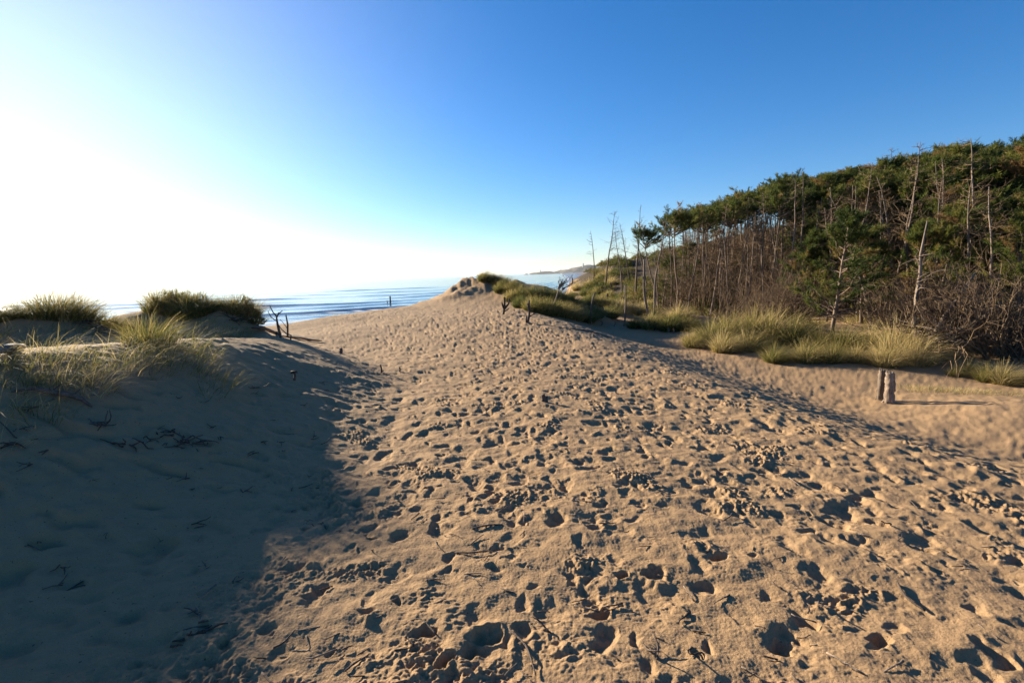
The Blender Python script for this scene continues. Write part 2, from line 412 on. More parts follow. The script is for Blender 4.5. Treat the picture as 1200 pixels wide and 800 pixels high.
# ------------------------------------------------------------------ mesh builder
class MB:
    def __init__(s): s.v = []; s.f3 = []; s.f4 = []; s.t = []; s.n = 0
    def add(s, v, f3=None, f4=None, t=0.5):
        v = np.asarray(v, float).reshape(-1, 3); s.v.append(v)
        s.t.append(np.broadcast_to(np.asarray(t, float), (len(v),)).copy())
        if f3 is not None and len(f3): s.f3.append(np.asarray(f3) + s.n)
        if f4 is not None and len(f4): s.f4.append(np.asarray(f4) + s.n)
        s.n += len(v)
    def tube(s, pts, rad, sides=5, t=0.5, cap=True, rough=0.0):
        pts = np.asarray(pts, float); n = len(pts)
        rad = np.broadcast_to(np.asarray(rad, float), (n,))
        tg = np.gradient(pts, axis=0); tg /= np.linalg.norm(tg, axis=1)[:, None] + 1e-9
        up = np.array([0, 0, 1.0]) if abs(tg[0][2]) < 0.9 else np.array([1.0, 0, 0])
        a = np.cross(tg, up); a /= np.linalg.norm(a, axis=1)[:, None] + 1e-9
        b = np.cross(tg, a)
        th = np.arange(sides) * 2 * np.pi / sides
        rr = rad[:, None] * np.ones(sides)
        if rough: rr = rr * (1 + rough * RNG.normal(0, 1, rr.shape))
        v = pts[:, None, :] + rr[..., None] * (np.cos(th)[None, :, None] * a[:, None, :] + np.sin(th)[None, :, None] * b[:, None, :])
        i = np.arange(n - 1)[:, None] * sides; j = np.arange(sides)[None, :]; j2 = (j + 1) % sides
        q = np.stack([i + j, i + j2, i + sides + j2, i + sides + j], -1).reshape(-1, 4)
        v = v.reshape(-1, 3); f3 = []
        if cap:
            v = np.vstack([v, pts[-1:], pts[:1]]); e = n * sides
            for k in range(sides):
                f3.append(((n - 1) * sides + k, (n - 1) * sides + (k + 1) % sides, e))
                f3.append(((k + 1) % sides, k, e + 1))
        s.add(v, f3, q, t)
    def build(s, name, mat, parent=None, smooth=True):
        me = s.mesh(name, mat, smooth)
        o = bpy.data.objects.new(name, me); COL.objects.link(o)
        if parent is not None: o.parent = parent
        return o
    def mesh(s, name, mat, smooth=True):
        me = bpy.data.meshes.new(name)
        v = np.vstack(s.v); t = np.concatenate(s.t)
        f4 = np.vstack(s.f4) if s.f4 else np.zeros((0, 4), int)
        f3 = np.vstack(s.f3) if s.f3 else np.zeros((0, 3), int)
        me.vertices.add(len(v)); me.vertices.foreach_set('co', v.astype(np.float32).ravel())
        lo = np.concatenate([f4.ravel(), f3.ravel()]).astype(np.int32)
        st = np.concatenate([np.arange(len(f4)) * 4, len(f4) * 4 + np.arange(len(f3)) * 3]).astype(np.int32)
        me.loops.add(len(lo)); me.loops.foreach_set('vertex_index', lo)
        me.polygons.add(len(st)); me.polygons.foreach_set('loop_start', st)
        me.update(calc_edges=True)
        if smooth: me.polygons.foreach_set('use_smooth', np.ones(len(st), bool))
        a = me.attributes.new('tint', 'FLOAT', 'POINT'); a.data.foreach_set('value', t.astype(np.float32))
        me.materials.append(mat)
        return me

def empty(name, loc=(0, 0, 0), rz=0.0, scale=1.0):
    o = bpy.data.objects.new(name, None); COL.objects.link(o)
    o.location = loc; o.rotation_euler = (0, 0, rz); o.scale = (scale,) * 3
    o.empty_display_size = 0.2
    return o
def tag(o, label, cat, group=None, kind=None):
    o['label'] = label; o['category'] = cat
    if group: o['group'] = group
    if kind: o['kind'] = kind
    return o

# ------------------------------------------------------------------ plant and wood materials
def mat_leaf(name, stops, rough=0.55, transl=0.35, objvar=0.12, scale=3.0):
    m, nt, out = new_mat(name)
    at = N(nt, 'ShaderNodeAttribute', attribute_name='tint')
    oi = N(nt, 'ShaderNodeObjectInfo')
    mr = N(nt, 'ShaderNodeMapRange'); nt.links.new(oi.outputs['Random'], mr.inputs[0]); mr.inputs[3].default_value = -objvar; mr.inputs[4].default_value = objvar
    ad = N(nt, 'ShaderNodeMath', operation='ADD'); nt.links.new(at.outputs['Fac'], ad.inputs[0]); nt.links.new(mr.outputs[0], ad.inputs[1])
    no = noise(nt, scale, 3, 0.6, coords(nt))
    m2 = N(nt, 'ShaderNodeMath', operation='MULTIPLY_ADD'); nt.links.new(no.outputs[0], m2.inputs[0]); m2.inputs[1].default_value = 0.5
    sb = N(nt, 'ShaderNodeMath', operation='SUBTRACT'); nt.links.new(ad.outputs[0], sb.inputs[0]); sb.inputs[1].default_value = 0.25
    nt.links.new(sb.outputs[0], m2.inputs[2])
    c = ramp(nt, m2.outputs[0], stops).outputs[0]
    b = N(nt, 'ShaderNodeBsdfPrincipled'); nt.links.new(c, b.inputs['Base Color']); b.inputs['Roughness'].default_value = rough
    b.inputs['Specular IOR Level'].default_value = 0.15
    tr = N(nt, 'ShaderNodeBsdfTranslucent'); nt.links.new(c, tr.inputs['Color'])
    mx = N(nt, 'ShaderNodeMixShader'); mx.inputs[0].default_value = transl
    nt.links.new(b.outputs[0], mx.inputs[1]); nt.links.new(tr.outputs[0], mx.inputs[2])
    nt.links.new(mx.outputs[0], out.inputs[0])
    return m
def mat_wood(name, dark, light, scale=14, rough=0.85):
    m, nt, out = new_mat(name)
    co = coords(nt)
    mp = N(nt, 'ShaderNodeMapping'); nt.links.new(co, mp.inputs[0]); mp.inputs['Scale'].default_value = (1, 1, 0.22)
    n1 = noise(nt, scale, 5, 0.7, mp.outputs[0]); n2 = noise(nt, scale * 5, 4, 0.7, mp.outputs[0])
    oi = N(nt, 'ShaderNodeObjectInfo')
    c = ramp(nt, n1.outputs[0], [(0.32, dark), (0.66, light)]).outputs[0]
    c = mixc(nt, 0.3, c, ramp(nt, n2.outputs[0], [(0.35, tuple(0.4 * a for a in dark)), (0.7, tuple(min(1, 1.2 * a) for a in light))]).outputs[0])
    mr = N(nt, 'ShaderNodeMapRange'); nt.links.new(oi.outputs['Random'], mr.inputs[0]); mr.inputs[3].default_value = 0.7; mr.inputs[4].default_value = 1.25
    hv = N(nt, 'ShaderNodeHueSaturation'); nt.links.new(c, hv.inputs['Color']); nt.links.new(mr.outputs[0], hv.inputs['Value'])
    b = N(nt, 'ShaderNodeBsdfPrincipled'); nt.links.new(hv.outputs[0], b.inputs['Base Color']); b.inputs['Roughness'].default_value = rough
    b.inputs['Specular IOR Level'].default_value = 0.2
    bp = N(nt, 'ShaderNodeBump'); bp.inputs['Distance'].default_value = 0.01; bp.inputs['Strength'].default_value = 0.7
    nt.links.new(n2.outputs[0], bp.inputs['Height']); nt.links.new(bp.outputs[0], b.inputs['Normal'])
    nt.links.new(b.outputs[0], out.inputs[0])
    return m
MAT['marram'] = mat_leaf('marram_blades', [(0.10, (0.060, 0.085, 0.026)), (0.38, (0.155, 0.150, 0.042)), (0.62, (0.32, 0.245, 0.075)), (0.90, (0.58, 0.45, 0.22))], 0.7, 0.45, 0.2)
MAT['needles'] = mat_leaf('pine_needles', [(0.10, (0.022, 0.040, 0.010)), (0.45, (0.080, 0.105, 0.022)), (0.75, (0.19, 0.175, 0.040)), (0.97, (0.24, 0.14, 0.06))], 0.6, 0.4, 0.15, 1.2)
MAT['bark'] = mat_wood('pine_bark', (0.075, 0.050, 0.035), (0.23, 0.165, 0.12), 9)
MAT['deadwood'] = mat_wood('dead_wood', (0.075, 0.054, 0.040), (0.25, 0.19, 0.145), 10)
MAT['twigs'] = mat_wood('dead_twigs', (0.085, 0.055, 0.032), (0.22, 0.148, 0.088), 3)
MAT['drift'] = mat_wood('weathered_driftwood', (0.045, 0.03, 0.022), (0.15, 0.11, 0.085), 16)
MAT['postwood'] = mat_wood('rotten_post_wood', (0.040, 0.027, 0.019), (0.33, 0.25, 0.185), 14)

# ------------------------------------------------------------------ marram grass
def blades(mb, n, R0, hmin, hmax, lean, spread, width, seed, straw=0.4, wind=0.35, flat=(1, 1)):
    r = np.random.default_rng(seed)
    a = r.uniform(0, 2 * np.pi, n); q = R0 * np.sqrt(r.random(n))
    bx, by = q * np.cos(a) * flat[0], q * np.sin(a) * flat[1]
    e = q / max(R0, 1e-6)
    h = r.uniform(hmin, hmax, n) * (1.05 - 0.55 * e ** 1.5 * r.uniform(.5, 1, n))
    oa = a + r.normal(0, 0.6, n)
    ox = np.cos(oa) * e * spread + r.normal(0, 0.18, n) + wind
    oy = np.sin(oa) * e * spread + r.normal(0, 0.18, n) - 0.15 * wind
    cur = r.uniform(0.5, 1.3, n)
    k = 5
    t = np.linspace(0, 1, k + 1)
    L = np.stack([ox, oy], -1) * lean
    lat = (0.35 * t[None, :] + 0.65 * cur[:, None] * t[None, :] ** 2.2)
    px = bx[:, None] + L[:, :1] * h[:, None] * lat
    py = by[:, None] + L[:, 1:] * h[:, None] * lat
    lm = np.hypot(L[:, 0], L[:, 1])[:, None]
    pz = h[:, None] * (t[None, :] - 0.42 * np.minimum(lm * cur[:, None], 1.5) * t[None, :] ** 2.4) - 0.05
    yaw = r.uniform(0, np.pi, n)
    wd = width * r.uniform(0.6, 1.4, n)[:, None] * (1 - 0.75 * t[None, :] ** 1.5)
    wx, wy = np.cos(yaw)[:, None] * wd / 2, np.sin(yaw)[:, None] * wd / 2
    P = np.stack([px, py, pz], -1)
    W = np.stack([wx, wy, np.zeros_like(wx)], -1)
    V = np.stack([P - W, P + W], 2)            # n, k+1, 2, 3
    idx = (np.arange(n)[:, None, None] * (k + 1) + np.arange(k)[None, :, None]) * 2
    F = np.concatenate([idx, idx + 1, idx + 3, idx + 2], -1).reshape(-1, 4)
    tint = np.clip(r.normal(straw + r.uniform(-.14, .14), 0.2, n)[:, None] + 0.30 * (t[None, :] - 0.4), 0, 1)
    # dead straw at the base
    tint = np.where((t[None, :] < 0.15) & (r.random(n)[:, None] < 0.5), 0.8, tint)
    T = np.repeat(tint[:, :, None], 2, 2).reshape(-1)
    mb.add(V.reshape(-1, 3), None, F, T)

def grass_mesh(style, seed):
    mb = MB()
    if style == 'dense':
        blades(mb, 800, 0.40, 0.25, 0.95, 1.15, 1.0, 0.009, seed, 0.40, 0.35)
    elif style == 'bank':
        blades(mb, 1500, 0.36, 0.25, 1.20, 1.15, 1.2, 0.012, seed, 0.56, 0.45)
    elif style == 'green':
        blades(mb, 1800, 0.46, 0.35, 0.95, 1.0, 1.0, 0.014, seed, 0.34, 0.32)
    elif style == 'sparse':
        blades(mb, 62, 0.30, 0.14, 0.50, 1.25, 0.9, 0.0050, seed, 0.42, 0.6)
    elif style == 'wisp':
        blades(mb, 40, 0.14, 0.18, 0.42, 1.3, 0.8, 0.0045, seed, 0.55, 0.6)
    elif style == 'low':
        blades(mb, 420, 0.5, 0.10, 0.34, 1.0, 0.9, 0.008, seed, 0.55, 0.35)
    return mb.mesh('marram_tussock', MAT['marram'], False)
GM = {}
for st, n in (('dense', 4), ('bank', 4), ('green', 4), ('sparse', 6), ('wisp', 5), ('low', 4)):
    GM[st] = [grass_mesh(st, 100 + 17 * i + len(st) * 31) for i in range(n)]

def tussock(style, px, py, s=1.0, label='', group=None, squash=1.0, xyz=None, cat='grass tussock'):
    x, y, z = skyline_hit(px, py) if xyz is None and px < 620 else (hit(px, py) if xyz is None else xyz)
    k = RNG.integers(len(GM[style]))
    o = bpy.data.objects.new('marram_tussock', GM[style][k]); COL.objects.link(o)
    o.location = (x, y, z - 0.02); o.rotation_euler = (0, 0, RNG.uniform(-0.6, 0.6)); o.scale = (s, s, s * squash)
    return tag(o, label, cat, group)
def skyline_hit(px, py, far=30.0):
    """hit, but slides down the picture until the ray meets the near dunes"""
    for k in range(40):
        x, y, z = hit(px, py + k * 1.5)
        if math.hypot(x, y) < far: return x, y, z
    return x, y, z
# ------------------------------------------------------------------ woody plants
def path(p0, d0, L, n, wob, up=0.0, r=None, droop=0.0):
    r = r or RNG
    p = np.array(p0, float); d = np.array(d0, float); d /= np.linalg.norm(d)
    P = [p.copy()]
    for i in range(n):
        d = d + r.normal(0, wob, 3); d[2] += up / n; d[2] -= droop / n
        d /= np.linalg.norm(d)
        p = p + d * L / n; P.append(p.copy())
    return np.array(P)

def needle_tufts(mb, C, D, length, per, seed, tint):
    """C centres, D directions of the shoots; every tuft is a brush of thin needle blades"""
    r = np.random.default_rng(seed); n = len(C)
    D = D / (np.linalg.norm(D, axis=1)[:, None] + 1e-9)
    dirs = D[:, None, :] * 0.75 + r.normal(0, 0.55, (n, per, 3)); dirs[..., 2] += 0.18
    dirs /= np.linalg.norm(dirs, axis=2)[..., None]
    root = C[:, None, :] + D[:, None, :] * r.uniform(-0.5, 0.5, (n, per, 1)) * length * 1.2
    ln = length * r.uniform(0.6, 1.25, (n, per, 1))
    side = np.cross(dirs, r.normal(0, 1, (n, per, 3))); side /= np.linalg.norm(side, axis=2)[..., None] + 1e-9
    wdt = length * 0.13
    V = np.stack([root - side * wdt / 2, root + side * wdt / 2, root + dirs * ln], 2).reshape(-1, 3)
    F = np.arange(len(V)).reshape(-1, 3)
    T = np.repeat(np.clip(tint[:, None] + r.normal(0, 0.08, (n, per)), 0, 1).reshape(-1), 3)
    mb.add(V, F, None, T)

def pine_meshes(kind, seed):
    r = np.random.default_rng(seed)
    tall = kind == 'umbrella'
    Ht = r.uniform(5.6, 6.8) if tall else r.uniform(4.6, 6.0)
    tr = MB(); cr = MB()
    P = path((0, 0, -0.3), (0.06 * r.normal(), 0.06 * r.normal(), 1), Ht + 0.3, 10, 0.045, 0.15, r)
    P[:, 0] += 0.35 * (P[:, 2] / Ht) ** 2
    rad = np.linspace(0.085 if tall else 0.095, 0.022, len(P))
    tr.tube(P, rad, 7, 0.5, True, 0.06)
    zz = P[:, 2]
    def at_h(h): return np.array([np.interp(h, zz, P[:, i]) for i in range(3)])
    C, D, T = [], [], []
    nb = 30 if tall else 50
    for i in range(nb):
        f = r.uniform(0.80, 1.0) if tall else r.uniform(0.16, 1.0) ** 0.85
        h = f * Ht; p0 = at_h(h)
        az = r.uniform(0, 2 * np.pi)
        rel = (1 - f) / (0.20 if tall else 0.84)
        L = (0.65 + 1.05 * rel ** 0.8) * r.uniform(0.7, 1.2) if tall else (0.35 + 1.55 * rel ** 0.7) * r.uniform(0.6, 1.15)
        d = np.array([math.cos(az) + 0.45, math.sin(az) - 0.15, 0.25 + 0.25 * f])
        B = path(p0, d, L, 5, 0.13, 0.30, r)
        tr.tube(B, np.linspace(0.022, 0.006, len(B)) * (0.7 + 0.5 * L), 4, 0.5, False)
        tt = np.clip(r.normal(0.48, 0.17), 0.1, 0.9)
        if r.random() < (0.06 if tall else 0.10): tt = 0.97
        for k in range(1, 6):
            q = B[k]; dd = B[k] - B[k - 1]
            if k == 1: continue
            m = 4 if k < 5 else 5
            for j in range(m):
                side = r.normal(0, 0.55, 3); side[2] = abs(side[2]) * 0.5
                dr = dd / np.linalg.norm(dd) + side
                ln = r.uniform(0.12, 0.34)
                e = q + dr / np.linalg.norm(dr) * ln
                C.append(e); D.append(dr); T.append(tt + r.normal(0, 0.06))
                if j % 2 == 0: C.append(q + (e - q) * 0.5); D.append(dr); T.append(tt - 0.05)
    # leader
    for i in range(10):
        h = Ht * (1 - 0.02 * i); C.append(at_h(h) + r.normal(0, 0.08, 3)); D.append(np.array([0.3, 0, 1.0]) + r.normal(0, 0.4, 3)); T.append(0.5)
    needle_tufts(cr, np.array(C), np.array(D), 0.16, 16, seed + 5, np.array(T))
    # bare dead branches below the crown
    for i in range(22 if tall else 10):
        h = Ht * r.uniform(0.22, 0.72); az = r.uniform(0, 2 * np.pi)
        B = path(at_h(h), (math.cos(az), math.sin(az), r.uniform(-0.25, 0.35)), r.uniform(0.25, 0.9), 4, 0.2, 0.15, r)
        tr.tube(B, np.linspace(0.012, 0.004, len(B)), 3, 0.5, False)
    return tr.mesh('trunk', MAT['bark']), cr.mesh('crown', MAT['needles'], False), Ht

def dead_meshes(seed, Ht=None, twigs=1.0, lean=0.0, rbase=0.07, side=None, nb=44, blen=1.0, lo=0.22):
    r = np.random.default_rng(seed)
    Ht = Ht or r.uniform(4.6, 6.6)
    tr = MB(); cr = MB()
    P = path((0, 0, -0.3), (lean + 0.05 * r.normal(), 0.05 * r.normal(), 1), Ht + 0.3, 12, 0.05, 0.1, r)
    tr.tube(P, np.linspace(rbase, 0.010, len(P)) , 7, 0.5, True, 0.07)
    zz = P[:, 2]
    def at_h(h): return np.array([np.interp(h, zz, P[:, i]) for i in range(3)])
    for i in range(int(nb * twigs)):
        f = r.uniform(lo, 0.98); h = f * zz[-1]; az = r.uniform(0, 2 * np.pi)
        if side is not None and r.random() < 0.7: az = side + r.normal(0, 0.6)
        L = (0.25 + 1.0 * (1 - f) ** 0.6) * r.uniform(0.35, 1.1) * blen
        B = path(at_h(h), (math.cos(az), math.sin(az), r.uniform(-0.2, 0.45)), L, 5, 0.16, 0.35, r)
        cr.tube(B, np.linspace(0.013, 0.004, len(B)), 3, 0.5, False)
        for j in range(int(4 * twigs)):
            k = r.integers(1, 6); dd = B[k] - B[k - 1]; dd = dd / np.linalg.norm(dd)
            Q = path(B[k], dd + r.normal(0, 0.55, 3), L * r.uniform(0.25, 0.55), 3, 0.2, 0.3, r)
            cr.tube(Q, np.linspace(0.007, 0.003, len(Q)), 3, 0.5, False)
            if r.random() < .5:
                Q2 = path(Q[2], (Q[2] - Q[1]) + r.normal(0, 0.04, 3), L * r.uniform(0.15, 0.3), 2, 0.2, 0.3, r)
                cr.tube(Q2, np.linspace(0.005, 0.003, len(Q2)), 3, 0.5, False)
    return tr.mesh('trunk', MAT['deadwood']), cr.mesh('crown', MAT['twigs']), Ht

def brush_mesh(seed, R0=1.1, Ht=1.5, lean=0.0, n=46):
    """a leafless thicket: many crooked stems from one root, forking twice"""
    r = np.random.default_rng(seed); mb = MB()
    for i in range(n):
        az = r.uniform(0, 2 * np.pi); q = 0.35 * R0 * math.sqrt(r.random())
        p0 = (q * math.cos(az), q * math.sin(az), -0.1)
        el = r.uniform(0.25, 1.6)
        d = (math.cos(az) * R0 / Ht + lean + r.normal(0, .2), math.sin(az) * R0 / Ht + r.normal(0, .2), el)
        L = Ht * r.uniform(0.6, 1.25)
        B = path(p0, d, L, 6, 0.17, 0.2, r)
        mb.tube(B, np.linspace(0.018, 0.005, len(B)) * r.uniform(.6, 1.3), 4, 0.5, False)
        for j in range(5):
            k = r.integers(2, 7); dd = B[k] - B[k - 1]; dd /= np.linalg.norm(dd)
            Q = path(B[k], dd + r.normal(0, 0.5, 3), L * r.uniform(0.2, 0.5), 4, 0.22, 0.2, r)
            mb.tube(Q, np.linspace(0.008, 0.003, len(Q)), 3, 0.5, False)
            for m in range(3):
                kk = r.integers(1, 5); d2 = Q[kk] - Q[kk - 1]; d2 /= np.linalg.norm(d2)
                W = path(Q[kk], d2 + r.normal(0, 0.6, 3), L * r.uniform(0.08, 0.22), 2, 0.2, 0.1, r)
                mb.tube(W, np.linspace(0.005, 0.0025, len(W)), 3, 0.5, False)
    return mb.mesh('bare_thicket', MAT['twigs'])

UMB = [pine_meshes('umbrella', 300 + i) for i in range(6)]
BSH = [pine_meshes('bushy', 400 + i) for i in range(7)]
DED = [dead_meshes(500 + i) for i in range(7)]
BRU = [brush_mesh(600 + i) for i in range(4)] + [brush_mesh(610 + i, 0.9, 1.7, 0.9, 40) for i in range(3)]

def place_tree(proto, name, xyz, label, cat, group, s=1.0, rz=0.0, sz=None, tilt=(0, 0)):
    tr, cr, Ht = proto
    e = empty(name, (xyz[0], xyz[1], xyz[2]), rz); e.scale = (s, s, (sz or s))
    e.rotation_euler = (tilt[0], tilt[1], rz)
    for nm, me in (('trunk', tr), ('crown', cr)):
        o = bpy.data.objects.new(nm, me); COL.objects.link(o); o.parent = e
    return tag(e, label, cat, group)

def col_xy(px, depth):
    d = ray(px, 300); return d[0] * depth / d[1], depth
def at_px(px, depth):
    """point of the ground in the direction of a photograph column at that depth"""
    x, y = col_xy(px, depth)
    return x, y, h1(x, y)

SKYX = [770, 780, 850, 900, 960, 1000, 1050, 1100, 1150, 1200, 1340]
SKYY = [264, 256, 236, 219, 197, 186, 172, 160, 149, 142, 134]
def build_wood():
    # tall bare trees standing by themselves at the seaward end
    solo = [ # px, base py, top py, depth hint, side, twigs, label
        (695.5, 334, 271, 3.14, .5, 'leftmost bare dead pine with one long limb reaching left over the sea'),
        (709, 338, 249, 0.0, 1.2, 'tall dead pine second from the left with whorls of twigs swept right'),
        (728.5, 347, 270, None, .5, 'thin dead pine with crooked top between two taller dead pines'),
        (745, 353, 243, None, .8, 'tallest slim dead pine of the sparse row before the hill'),
        (767, 366, 256, None, 1.0, 'dead pine with short twigs at the left edge of the dense wood'),
    ]
    for i, (px, by, ty, side, tw, lab) in enumerate(solo):
        x, y, z = hit(px, by)
        y = max(y, 22)
        _, _, dep = proj((x, y, z)); Ht = (by - ty) / FPX * dep
        pr = dead_meshes(700 + i, Ht, tw, 0, 0.010 * Ht + 0.02, side, 30, 0.9 if i != 1 else 1.4, 0.45)
        e = place_tree(pr, 'dead_pine', (x, y, z), lab, 'dead tree', 'bare dead pines at the seaward end of the wood')
    for px, ty, dep, lab in ((737.5, 260, 46, 'slim dead pine on the skyline of the hill behind the sparse row'), (758, 256, 40, 'dead pine with flat tufted top on the hill skyline')):
        x, y, z = at_px(px, dep); Ht = (400 - (ty)) * 0 + 0
        for hh in np.arange(1.5, 9, 0.1):
            if proj((x, y, z + hh))[1] <= ty: break
        pr = dead_meshes(720 + int(px), hh, 0.8, 0, 0.07, None, 30, 0.8, 0.5)
        place_tree(pr, 'dead_pine', (x, y, z), lab, 'dead tree', 'bare dead pines at the seaward end of the wood')
    # the wood
    pts = []
    tries = 0
    while tries < 40000 and len(pts) < 292:
        tries += 1
        px = RNG.uniform(772, 1330); dep = 12 + 44 * RNG.random() ** 1.1
        x, y = col_xy(px, dep)
        if x > 46 or x - np.interp(y, FOOT_Y, FOOT_X) < 0.4 or x - np.interp(y, FOOT_Y, FOOT_X) > 25: continue
        if px > 1215 and RNG.random() < .6: continue
        if px < 800 and dep > 40: continue
        dd = x - np.interp(y, FOOT_Y, FOOT_X)
        md = 0.62 + 0.036 * dd + 0.006 * dep
        if all((x - a) ** 2 + (y - b) ** 2 > md * md for a, b, *_ in pts): pts.append((x, y, px, dd))
    cnt = {}
    for (x, y, px, dd) in pts:
        z = h1(x, y); u = RNG.random()
        nz = float(vnoise(np.array([x / 5.0]), np.array([y / 5.0]), 201)[0])
        s = RNG.uniform(0.85, 1.15) + (0.2 if px > 980 else 0); rz = RNG.uniform(-0.7, 0.7)
        frontband = dd < 5.0
        if px < 930:
            if dd < 7 : pd, pu = 0.66, 0.34
            else: pd, pu = 0.30, 0.70
        else:
            if frontband: pd, pu = 0.50, 0.0
            else: pd, pu = 0.16, 0.0
        pd += 0.2 * nz
        ttl = (RNG.normal(0, 0.035), RNG.normal(0.02, 0.045))
        frontband = dd < 5.0
        if px < 930:
            if dd < 7 : pd, pu = 0.66, 0.34
            else: pd, pu = 0.30, 0.70
        else:
            if frontband: pd, pu = 0.50, 0.0
            else: pd, pu = 0.16, 0.0
        pd += 0.2 * nz
        ttl = (RNG.normal(0, 0.035), RNG.normal(0.02, 0.045))
        top = np.interp(px, SKYX, SKYY) + abs(RNG.normal(0, 6)) - 3
        for allow in np.arange(1.0, 8.0, 0.1):
            if proj((x, y, z + allow))[1] <= top: break
        s = min(s, allow / 6.3)
        if s < 0.3: continue
        if u < pd: kind, pr = 0, DED[RNG.integers(len(DED))]
        elif u < pd + pu: kind, pr = 1, UMB[RNG.integers(len(UMB))]
        else: kind, pr = 2, BSH[RNG.integers(len(BSH))]
        top = np.interp(px, SKYX, SKYY) + abs(RNG.normal(0, 5)) - (RNG.uniform(6, 16) if kind == 0 and RNG.random() < .5 else 0)
        lo_, hi_ = 0.5, 8.0
        while hi_ - lo_ > .05:
            md_ = (lo_ + hi_) / 2
            if proj((x, y, z + md_))[1] <= top: hi_ = md_
            else: lo_ = md_
        s = min(s, lo_ / (pr[2] + .25))
        if s < 0.3: continue
        if kind == 0:
            place_tree(pr, 'dead_pine', (x, y, z), 'leafless dead pine with thin bare trunk standing among the trees of the wood', 'dead tree',
                       'leafless pines inside the wood', s, rz, s, (ttl[0] * 2, ttl[1] * 2))
        elif kind == 1:
            place_tree(pr, 'pine_tree', (x, y, z), 'pine with long bare trunk and flat dark green crown at its top', 'pine tree',
                       'long-trunked pines of the wood', s, rz, s, ttl)
        else:
            f_ = 0.7 if frontband else 1.0
            place_tree(pr, 'pine_tree', (x, y, z), 'bushy wind-swept pine with layered olive green crown on the wooded slope', 'pine tree',
                       'bushy pines of the wooded slope', s * f_ * 1.1, rz, s * f_, ttl)
    # one full green pine at the front of the wood
    x, y, z = hit(990, 408)
    place_tree(BSH[2], 'pine_tree', (x + .3, y + 1.2, z), 'low full green pine with layered crown at the front of the wood', 'pine tree', None, 0.72, 0.2)
    # bare thickets along the foot of the wood
    k = 0
    for (px, py, i, s, lab) in (
        (838, 384, 4, 0.75, 'leafless thicket of stems leaning right, leftmost behind the grass bank'),
        (862, 378, 5, 0.9, 'leafless thicket of leaning stems above the left end of the grass bank'),
        (890, 382, 6, 1.0, 'leafless thicket of leaning stems above the middle of the grass bank'),
        (915, 384, 4, 0.85, 'leafless thicket of leaning stems just left of the low full green pine'),
        (1060, 412, 0, 0.9, 'brown leafless thicket right of the low full green pine'),
        (1105, 416, 1, 0.95, 'brown leafless thicket behind the forked dead tree'),
        (1140, 420, 2, 1.15, 'brown leafless thicket between the forked dead tree and the frame edge'),
        (1175, 428, 3, 1.2, 'brown leafless thicket above the rightmost grass tussocks'),
        (1215, 432, 0, 1.2, 'large brown leafless thicket cut by the right edge of the photo')):
        x, y, z = hit(px, py)
        y += 0.7; x += 0.5; z = h1(x, y)
        o = bpy.data.objects.new('bare_thicket', BRU[i]); COL.objects.link(o); o.location = (x, y, z); o.scale = (s, s, s * 1.1); o.rotation_euler = (0, 0, RNG.uniform(-.5, .5))
        tag(o, lab, 'bare bush', 'leafless thickets at the foot of the wood')
    n = 0; tries = 0; q = []
    while n < 95 and tries < 5000:
        tries += 1
        px = RNG.uniform(800, 1260); dep = RNG.uniform(13, 42); x, y = col_xy(px, dep)
        dd = x - np.interp(y, FOOT_Y, FOOT_X)
        if dd < 1.2 or dd > 18 or any((x - a) ** 2 + (y - b) ** 2 < 1.7 for a, b in q): continue
        q.append((x, y)); n += 1; z = h1(x, y)
        o = bpy.data.objects.new('bare_thicket', BRU[RNG.integers(len(BRU))]); COL.objects.link(o); o.location = (x, y, z)
        s = RNG.uniform(0.8, 1.5); o.scale = (s, s, s * 1.1); o.rotation_euler = (0, 0, RNG.uniform(-.8, .8))
        tag(o, 'brown leafless undergrowth bush between the trunks inside the wood', 'bare bush', 'leafless undergrowth between the trunks')
    # low heath on the bare hillside
    hb = []
    for i in range(3):
        r = np.random.default_rng(80 + i); mb = MB(); m = 260
        a = r.uniform(0, 6.28, m); q = np.sqrt(r.random(m)); hh = 0.55 * (1 - q ** 2) * r.uniform(.4, 1, m)
        C = np.stack([.75 * q * np.cos(a), .75 * q * np.sin(a), hh], -1); Dd = C * np.array([1, 1, 1.2]) + r.normal(0, .2, (m, 3)) + np.array([.1, 0, .3])
        needle_tufts(mb, C, Dd, 0.13, 9, 90 + i, np.clip(r.normal(.62, .25, m), 0, 1)); hb.append(mb.mesh('heath_bush', MAT['needles'], False))
    n = 0; q = []
    for t in range(3000):
        if n >= 85: break
        px = RNG.uniform(690, 900); dep = RNG.uniform(24, 62); x, y = col_xy(px, dep)
        dd = x - np.interp(y, FOOT_Y, FOOT_X)
        if dd < 0.3 or dd > 16 or any((x - a) ** 2 + (y - b) ** 2 < 1.4 for a, b in q): continue
        q.append((x, y)); n += 1; z = h1(x, y)
        o = bpy.data.objects.new('heath_bush', hb[n % 3]); COL.objects.link(o); o.location = (x, y, z - .05); s = RNG.uniform(.8, 1.9); o.scale = (s, s, s * .9); o.rotation_euler = (0, 0, RNG.uniform(0, 6))
        tag(o, 'low brownish heath bush covering the hillside behind the bare trunks', 'bush', 'low heath bushes on the hillside')
    # the forked grey dead tree that leans out of the wood
    x, y, z = hit(1080, 417)
    dep = proj((x, y, z))[2]; k = dep / FPX
    def W(px, py, dy=0.0):
        return ((px - 1080) * k, dy, (417 - py) * k)
    tr = MB(); cr = MB()
    tr.tube([W(1072, 424), W(1080, 414), W(1084, 404)], [0.14, 0.11, 0.09], 8, 0.5, True, 0.08)
